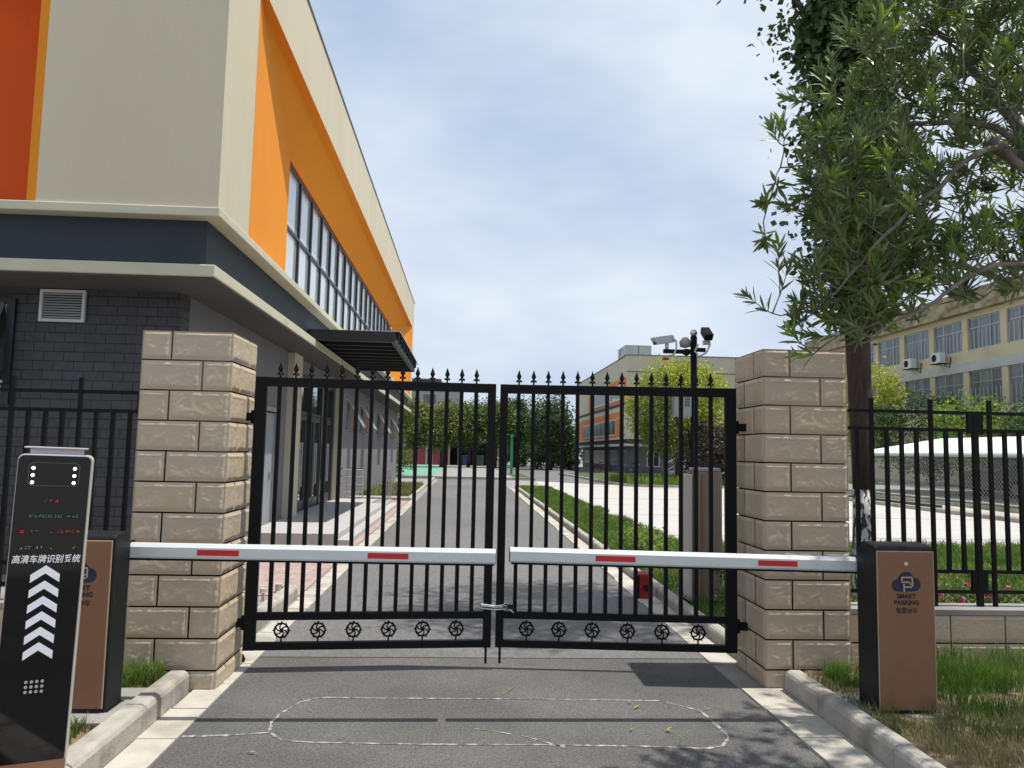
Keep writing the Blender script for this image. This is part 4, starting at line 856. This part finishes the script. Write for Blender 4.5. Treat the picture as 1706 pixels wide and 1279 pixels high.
bg_trees = [(-5.0, 76, 1.9, 4.1, lf_olive, 'olive green tree nearest the corner of the left building'), (-2.4, 75, 1.9, 4.0, lf_olive, 'olive tree second from the left building, over the red wall'), (.2, 77, 2.1, 4.4, lf_mid, 'broad dark olive tree before the dark shed'), (2.9, 78, 1.9, 4.5, lf_mid, 'tree just left of where the gate leaves meet'),
            (5.0, 80, 1.8, 4.6, lf_dk, 'deep green tree seen just right of the gate gap'), (7.9, 72, 2.3, 4.2, lf_dk, 'broad deep green tree left of the far cream building'), (9.5, 84, 1.7, 3.9, lf_dk, 'deep green tree touching the far cream building'), (7.0, 92, 2.2, 3.4, lf_mid, 'paler low tree in the gap between two dark trees')]
for k, (x, y, r, zc, lf, lb) in enumerate(bg_trees):
    tree('broadleaf_tree', (x, y, 0), (x, y, zc), (r, r, 2.4), lf, bark2, lb, 'broadleaf trees at the end of the yard', 120, 55, .26, .38, 60+k, .16)
m_ = []
for k, (x, y) in enumerate([(7.2, 75), (9.3, 73), (9.9, 80), (5.4, 83)]):
    bush('hedge_bush', (x, y, 1.3), (1.5, 1.3, 1.2), lf_dk, ['leftmost but one', 'second from the right', 'rightmost', 'leftmost'][k]+' dark hedge bush under the deep green trees', 80+k, 50, 50, .24, .22, 'dark hedge bushes under the trees')
# distant treeline closes the horizon
rnd = random.Random(77); m = MB(); cl = [(rnd.uniform(-60, 110), rnd.uniform(125, 150), rnd.uniform(.5, 6.2), rnd.uniform(.8, 1.3)) for _ in range(900)]
leaf_cloud(m, rnd, cl, 22, .9, 1.2); tag(m.build('distant_woods', lf_dk), 'distant band of dark green woods on the horizon', 'woods', kind='stuff')

# ------------------------------------------------------------------ far cream and orange building
C = thing('school_building', (20, 77, 0), 'far three storey cream and orange building behind the camera pole', 'building'); CX0 = 13.2
def cpart(name, mb, mat, par=None, **k): return mb.build(name, mat, par or C, **k)
m = MB(); m.box(CX0, 34, 63, 91.3, 3.05, 9.85); cpart('upper_wall', m, cream)
m = MB(); m.box(CX0+.6, 33.5, 63.6, 91, 0, 2.3); cpart('ground_wall', m, M('grey_base_wall', (.10, .10, .11), .8, .1, 1))
m = MB(); m.box(CX0-.05, 34.05, 62.95, 91.35, 2.3, 2.5); m.box(CX0-.06, 34.05, 62.93, 91.35, 2.88, 3.05); cpart('ledge', m, cream_trim)
m = MB(); m.box(CX0+.1, 33.9, 63.1, 91.2, 2.5, 2.88); m.box(CX0-.03, CX0+3, 62.97, 91.34, 5.72, 5.98); cpart('dark_band', m, slate)
m = MB(); m.box(CX0-.04, 34.03, 62.96, 91.34, 9.85, 9.93); m.box(CX0+.0, 34, 62.975, 62.999, 8.45, 8.53); cpart('parapet_cap', m, M('grey_cap', (.15, .15, .15), .6, .1, 2))
m = MB(); m.box(CX0-.02, CX0-.001, 63.3, 83, 6.05, 8.1); m.box(CX0-.02, CX0-.001, 66, 90.8, 3.06, 5.3); cpart('orange_panel', m, M('far_orange', (.66, .20, .05), .8, .05, 1))
glass_c = M_glass('far_dark_glass', (.02, .022, .026), .03, .3, (.5, .5, .5))
def cwin(y0, y1, z0, z1, n, par):
    m = MB(); m.box(CX0-.06, CX0-.021, y0, y1, z0, z0+.12); m.box(CX0-.06, CX0-.021, y0, y1, z1-.1, z1)
    for k in range(n+1): yy = y0+(y1-y0)*k/n; m.box(CX0-.07, CX0-.021, yy-.035, yy+.035, z0+.12, z1-.1)
    f = cpart('window', m, white_pt); bx(CX0-.04, CX0-.03, y0, y1, z0+.1, z1-.1).build('pane', glass_c, f)
cwin(64.0, 80, 6.3, 7.6, 22, C); cwin(67.6, 86.5, 3.25, 4.7, 9, C)
for k, (a, b_) in enumerate(((65.5, 68), (70, 73), (75, 84), (86, 89))):
    m = MB(); m.box(CX0+.56, CX0+.599, a, b_, .6, .7); m.box(CX0+.56, CX0+.599, a, b_, 1.85, 1.95)
    for q in range(5): yy = a+(b_-a)*q/4; m.box(CX0+.55, CX0+.599, yy-.05, yy+.05, .7, 1.85)
    f = cpart('window', m, frame_al); bx(CX0+.57, CX0+.58, a, b_, .65, 1.9).build('pane', glass_c, f)
for a in (15.0, 18.4, 24): 
    m = MB(); m.box(a, a+1.6, 63.55, 63.599, .6, 1.95); f = cpart('window', m, frame_al)
    for q in range(3): bx(a+.1+q*.5, a+.5+q*.5, 63.53, 63.549, .7, 1.85).build('pane', glass_c, f)
m = MB(); m.box(13.1, 15.3, 63.3, 66.5, 9.93, 10.75); tk = m.build('water_tank', M('galvanised_panel', (.42, .46, .44), .5, .1, 2), org=(14, 65, 9.93)); tag(tk, 'pale grey panelled tank box on the roof of the far cream building', 'roof tank')
m = MB(); m.tube([(12.9, 64.5, 9.93), (12.9, 64.5, 10.5), (13.3, 64.5, 10.5)], .035, 5); m.build('pipe', black, tk); m = MB(); m.box(14.2, 14.24, 63.28, 63.3, 9.95, 10.73); m.build('seam', black, tk)

# ------------------------------------------------------------------ yellow building on the right
D = thing('office_building', (34, 46, 0), 'long cream yellow building with rows of wide windows behind the carport', 'building'); DX = 28.0
yel = M('cream_yellow_render', (.58, .50, .33), .85, .08, .6, .1, 20, col2=(.52, .44, .28), c2s=.7); stain = M('stained_parapet', (.36, .30, .18), .9, .25, 1.5, col2=(.18, .14, .09), c2=(.45, .65), c2s=1.2)
wband = M('off_white_band', (.48, .48, .45), .85, .08, 1)
def dpart(name, mb, mat, par=None, **k): return mb.build(name, mat, par or D, **k)
m = MB(); m.box(DX+.25, 42, 22, 62, 0, 10.1); dpart('wall', m, yel)
m = MB(); m.box(DX, DX+.25, 22, 62, 7.17, 7.8); m.box(DX, DX+.25, 22, 62, 9.6, 9.9); m.box(DX, DX+.25, 22, 62, 3.7, 4.6); dpart('spandrel', m, yel)
m = MB(); m.box(DX-.05, DX+.25, 22, 62, 6.62, 7.168); m.box(DX-.05, DX+.25, 22, 62, 3.3, 3.7); dpart('white_band', m, wband)
m = MB(); m.box(DX-.45, 42, 21.8, 62.3, 9.9, 10.12); m.box(DX-.38, 42, 21.9, 62.2, 10.12, 10.24); m.box(DX-.1, 42, 22, 62, 10.24, 11.2); dpart('parapet', m, stain)
yb = [28.96+3.15*k for k in range(11)]
for k, yy in enumerate(yb):
    dpart('pilaster', bx(DX-.001, DX+.25, yy-.24, yy+.24, 4.6, 6.62), yel); dpart('pilaster', bx(DX-.001, DX+.25, yy-.24, yy+.24, 7.8, 9.6), yel)
rnd = random.Random(3)
curt = M('curtain_glass', (.16, .18, .21), .3, .35, 1.6, stretch=(1, 2.5, .15), spec=.9, col2=(.07, .08, .10), c2=(.45, .6), c2s=.8)
for k in range(len(yb)-1):
    a, b_ = yb[k]+.24, yb[k+1]-.24
    for z0, z1 in ((4.6, 6.62), (7.8, 9.6)):
        m = MB(); m.box(DX+.1, DX+.16, a, b_, z0, z0+.07); m.box(DX+.1, DX+.16, a, b_, z1-.06, z1)
        for q in range(4): yy = a+(b_-a)*q/3; m.box(DX+.09, DX+.16, max(a, yy-.03), min(b_, yy+.03), z0+.07, z1-.06)
        zm = z0+(z1-z0)*.68; m.box(DX+.095, DX+.155, a, b_, zm-.02, zm+.02)
        f = dpart('window', m, frame_al); bx(DX+.12, DX+.13, a, b_, z0+.05, z1-.05).build('pane', curt, f)
        m = MB()
        for q in range(8): yy = a+(b_-a)*(q+.5)/8; m.box(DX+.03, DX+.045, yy-.012, yy+.012, z0+.03, z0+1.05)
        m.build('window_bars', white_pt, f)
for yy, z, lb in ((46.3, 7.3, 'left of two white air conditioner units on the yellow building'), (43.4, 7.3, 'right of two white air conditioner units on the yellow building')):
    t = thing('air_conditioner', (DX-.3, yy, z), lb, 'air conditioner', 'air conditioner units on the yellow building')
    bx(DX-.60, DX-.24, yy-.42, yy+.42, z, z+.62).build('casing', white_pt, t, bevel=.02)
    m = MB(); m.tube([(DX-.615, yy+.12, z+.31), (DX-.601, yy+.12, z+.31)], .22, 18); m.build('fan_grille', black, t)
    m = MB(); m.box(DX-.7, DX, yy-.35, yy-.31, z-.06, z-.002); m.box(DX-.7, DX, yy+.31, yy+.35, z-.06, z-.002); m.tube([(DX-.3, yy-.3, z-.02), (DX-.06, yy-.5, z-.3), (DX-.05, yy-.6, z+.3)], .03, 5); m.build('bracket', black, t)

# ------------------------------------------------------------------ carport, chain link fence, parked car
Cp = thing('carport', (19, 24, .3), 'long low carport with a plain white roof beyond the right fence', 'carport')
wr = M('white_roof_sheet', (.80, .81, .80), .5, .03, .5)
m = MB(); m.prism([(17, 1.90), (21, 2.60), (25, 2.0), (25, 1.93), (21, 2.53), (17, 1.83)], 'y', 14, 33); m.build('roof', wr, Cp)
m = MB(); m.box(17.0, 17.05, 14, 33, 1.74, 1.828); m.build('fascia', M('grey_fascia', (.42, .42, .40), .6, .1, 2), Cp)
for yy in (16, 20, 24, 28, 32.5):
    MB().tube([(17.4, yy, .3), (17.4, yy, 1.84)], .05, 8).build('post', frame_al, Cp); MB().tube([(24.2, yy, .3), (24.2, yy, 1.95)], .05, 8).build('post', frame_al, Cp)
Fn = thing('chain_link_fence', (15.3, 26, 0), 'green chain link fence with posts along the carport', 'fence')
gp = M('green_fence_paint', (.012, .075, .045), .5, .15, 5)
ys = [12+4.2*k for k in range(7)]
for yy in ys: MB().tube([(15.3, yy, 0), (15.3, yy, 1.75)], .035, 8).build('post', gp, Fn)
m = MB(); 
for z in (.36, 1.74): m.tube([(15.3, 12, z), (15.3, 37.2, z)], .02, 6)
m.build('rail', gp, Fn)
m = MB(); s_ = .14; wdt = .004; yA, yB, zA, zB = 12, 37.2, .38, 1.72; hgt = zB-zA; wire = M('grey_wire', (.26, .27, .27), .5, .1, 5)
yy = yA-hgt
while yy < yB:
    for sg_ in (1, -1):
        a0 = max(yA, yy); a1 = min(yB, yy+hgt)
        if a1 > a0:
            f0 = (a0-yy)/hgt; f1 = (a1-yy)/hgt
            if sg_ == -1: f0, f1 = 1-f0, 1-f1
            m.tube([(15.3+sg_*.003, a0, zA+hgt*f0), (15.3+sg_*.003, a1, zA+hgt*f1)], wdt, 3, False)
    yy += s_
m.build('wire_mesh', wire, Fn)
struct(MB().box(14.8, 16.3, 12, 60, 0, .12).box(16.28, 16.5, 12, 60, 0, .34).build('terrace_kerb', gutter_m, bevel=.01))
struct(MB().box(15.0, 15.25, 24, 34, .12, .20).build('grass_strip', turf))
# dark sheet standing in for the shade and clutter under the carport
tag(bx(24.6, 24.8, 13, 34, .3, 1.75).build('shade_backdrop', M('carport_shade', (.035, .036, .038), .9, .3, 1), org=(24.7, 24, .3)), 'low dark sheet standing in for the shade at the back of the white carport', 'wall')
def car(x, y, rz, paint, label):
    t = thing('parked_car', (x, y, .32), label, 'car', 'cars parked in the carport'); 
    prof = [(-2.2, .28), (-2.22, .62), (-2.1, .86), (-1.2, .98), (-.55, 1.40), (.75, 1.44), (1.45, 1.05), (2.12, .93), (2.22, .6), (2.2, .28)]
    m = MB(); 
    for sx, i in ((-.85, 0), (.85, 1)): pass
    n = len(prof); ring = lambda X, k: [(X, a*1.0, z) for a, z in prof]
    for X, sc_ in ((-.86, .93), (-.80, 1.), (.80, 1.), (.86, .93)): m.v += [(X*(1 if z < 1.0 else .84), a*(sc_ if z < 1 else sc_), z) for a, z in prof]
    for s in range(3):
        for k in range(n): a = s*n+k; b = s*n+(k+1) % n; m.f.append((a, b, b+n, a+n)); m.m.append(0)
    m.f += [tuple(range(n))[::-1], tuple(range(3*n, 4*n))]; m.m += [0, 0]
    R = lambda mb: [tuple(Matrix.Rotation(rz, 3, 'Z') @ Vector(v) + Vector((x, y, .32))) for v in mb.v]
    m.v = R(m); b = m.build('body', paint, t, bevel=.03)
    for sx in (-1, 1):
        g = MB(); X = sx*.80; g.prism([(-1.05, 1.02), (-.5, 1.34), (.7, 1.37), (1.2, 1.04)], 'x', X-.012 if sx > 0 else X-.02, X+.02 if sx > 0 else X+.012); g.v = R(g); g.build('window', glass_dk, t)
        for yy in (-1.35, 1.35):
            g = MB(); g.tube([(sx*.70, yy, .31), (sx*.88, yy, .31)], .31, 18); g.v = R(g); wl = g.build('wheel', black, t); g = MB(); g.tube([(sx*.885, yy, .31), (sx*.892, yy, .31)], .19, 14); g.v = R(g); g.build('rim', frame_al, wl)
        g = MB(); g.box(sx*.5-.16, sx*.5+.16, -2.24, -2.215, .62, .76); g.v = R(g); g.build('headlight', steel, t)
    return t
car(18.7, 20.6, PI/2, M('silver_car_paint', (.42, .43, .45), .3, .02, 2, metal=.5), 'silver car under the carport at the right edge')
car(21.0, 27.5, PI/2, M('dark_car_paint', (.05, .06, .08), .3, .02, 2, metal=.3), 'dark car under the far end of the carport')

# ------------------------------------------------------------------ things at the far end of the yard
gb = thing('apartment_building', (-4, 98, 0), 'plain grey block rising behind the olive trees', 'building')
gw = M('pale_grey_render', (.34, .34, .33), .9, .06, .5)
m = MB(); m.box(-12, -1.0, 95, 110, 0, 9.6); m.box(-12, -3.6, 96, 110, 9.6, 10.2); m.build('wall', gw, gb); bx(-12.5, -3.3, 94.6, 110, 10.2, 10.4).build('roof', M('dark_roof', (.12, .12, .12), .8), gb)
for (a, z) in ((-5.6, 7.2), (-5.6, 4.2), (-9, 7.2), (-9, 4.2)):
    f = bx(a, a+1.8, 94.93, 94.999, z, z+1.4).build('window', frame_al, gb); bx(a+.1, a+1.7, 94.9, 94.929, z+.1, z+1.3).build('pane', glass_dk, f)
rw = M('maroon_wall_paint', (.27, .055, .065), .85, .08, .6)
t = thing('low_building', (-5, 89, 0), 'low maroon walled building beyond the green court', 'building')
m = MB(); m.box(-9, -4.6, 88, 92, 0, 1.95); m.box(-3.8, -2.1, 88, 92, 0, 1.95); m.build('maroon_wall', rw, t); m = MB(); m.box(-4.6, -4.4, 87.9, 92, 0, 1.95); m.box(-4.0, -3.8, 87.9, 92, 0, 2.0); m.build('pier', gw, t)
m = MB(); m.box(-9, -2.1, 88.1, 92, 1.951, 3.6); m.build('upper_wall', M('grey_upper', (.27, .27, .26), .9), t); bx(-4.4, -4.0, 88.4, 88.5, 0, 1.95).build('doorway', black, t)
t = thing('bike_shed', (1.2, 88, 0), 'dark open shed at the end of the yard under the trees', 'shed')
m = MB(); m.box(-1.9, 3.6, 90, 90.2, 0, 2.6); m.build('back_wall', M('shed_dark', (.03, .03, .032), .9, .3, 1), t); bx(-2, 3.7, 87, 90.2, 2.6, 2.72).build('roof', gw, t)
for xx in (-1.9, -.9, 1.0, 3.6): bx(xx-.06, xx+.06, 87.0, 87.12, 0, 2.6).build('post', gw, t)
green = M('green_metal_paint', (.01, .26, .13), .5, .1, 4)
t = thing('shelter', (2.3, 80, 0), 'green metal framed shelter left of the gate gap', 'shelter'); m = MB()
m.prism([(.8, 2.2), (1.9, 2.5), (3.0, 2.2), (3.0, 2.12), (1.9, 2.42), (.8, 2.12)], 'y', 78, 81); m.build('roof', green, t)
for xx in (.95, 2.9): MB().tube([(xx, 78.2, 0), (xx, 78.2, 2.15)], .05, 6).build('post', green, t)
t = thing('basketball_stand', (3.2, 54.7, 0), 'bright green metal post standing behind the gate gap', 'post')
MB().box(3.12, 3.30, 54.6, 54.8, 0, 2.85).build('post', green, t, bevel=.01); bx(3.12, 3.30, 53.9, 54.6, 2.65, 2.8).build('arm', green, t); bx(2.95, 3.45, 54.4, 55.2, 0, .08).build('base', green, t)
for k, (x, y, c, lb) in enumerate([(.0, 85, (.03, .06, .16), 'blue bin in the dark shed, left one'), (1.5, 85.5, (.05, .10, .09), 'dark green bin in the dark shed, right one')]):
    t = thing('wheeled_bin', (x, y, 0), lb, 'bin', 'bins by the shed'); mt = M('bin_plastic_%s' % ('blue', 'green')[k], c, .5)
    MB().prism([(x-.35, .1), (x+.35, .1), (x+.45, 1.05), (x-.45, 1.05)], 'y', y-.35, y+.35).build('body', mt, t, bevel=.03); bx(x-.48, x+.48, y-.38, y+.38, 1.055, 1.12).build('lid', mt, t, bevel=.02)
def bike(x, y, rz, col, label):
    t = thing('bicycle', (x, y, 0), label, 'bicycle', 'bicycles parked before the far cream building'); R = Matrix.Rotation(rz, 3, 'Z')
    def B_(mb, nm, mt, par=None): mb.v = [tuple(R @ Vector(v)+Vector((x, y, 0))) for v in mb.v]; return mb.build(nm, mt, par or t)
    for wx in (-.52, .52): B_(MB().tube([(wx+.33*math.cos(a), 0, .34+.33*math.sin(a)) for a in [2*PI*k/14 for k in range(15)]], .022, 5, False), 'wheel', black)
    m = MB()
    for a, b_ in (((-.52, 0, .34), (-.1, 0, .32)), ((-.1, 0, .32), (-.22, 0, .85)), ((-.1, 0, .32), (.38, 0, .78)), ((-.2, 0, .75), (.38, 0, .8)), ((.36, 0, .95), (.52, 0, .34)), ((-.52, 0, .34), (-.2, 0, .75))): m.tube([a, b_], .02, 5)
    B_(m, 'frame', M('bike_'+label[:4], col, .4)); B_(MB().tube([(.36, -.28, 1.0), (.36, .28, 1.0)], .015, 5), 'handlebar', black); B_(MB().box(-.34, -.12, -.07, .07, .86, .92), 'saddle', black)
for k, (x, y, rz, c, lb) in enumerate([(11.4, 64, .3, (.3, .02, .02), 'red bicycle, leftmost by the far cream building'), (12.1, 63.4, .5, (.02, .05, .2), 'blue bicycle by the far cream building'), (12.9, 62.6, .2, (.03, .03, .03), 'dark bicycle by the corner of the far cream building'), (13.8, 62.3, .4, (.02, .16, .14), 'teal bicycle, rightmost by the far cream building')]): bike(x, y, rz, c, lb)
t = thing('stair', (15.6, 55, 0), 'grey metal stair with railings right of the far cream building corner', 'stair'); m = MB()
for k in range(6): m.box(14.4+k*.42, 14.82+k*.42, 54.5, 56, .1, .25+k*.22)
m.build('steps', conc_g, t); m = MB(); m.tube([(14.4, 54.5, 1.1), (16.9, 54.5, 2.4)], .04, 6); m.tube([(14.4, 54.5, .6), (16.9, 54.5, 1.9)], .03, 6)
for k in range(6): m.tube([(14.4+k*.5, 54.5, .2+k*.26), (14.4+k*.5, 54.5, 1.1+k*.26)], .03, 6)
m.build('railing', frame_al, t)
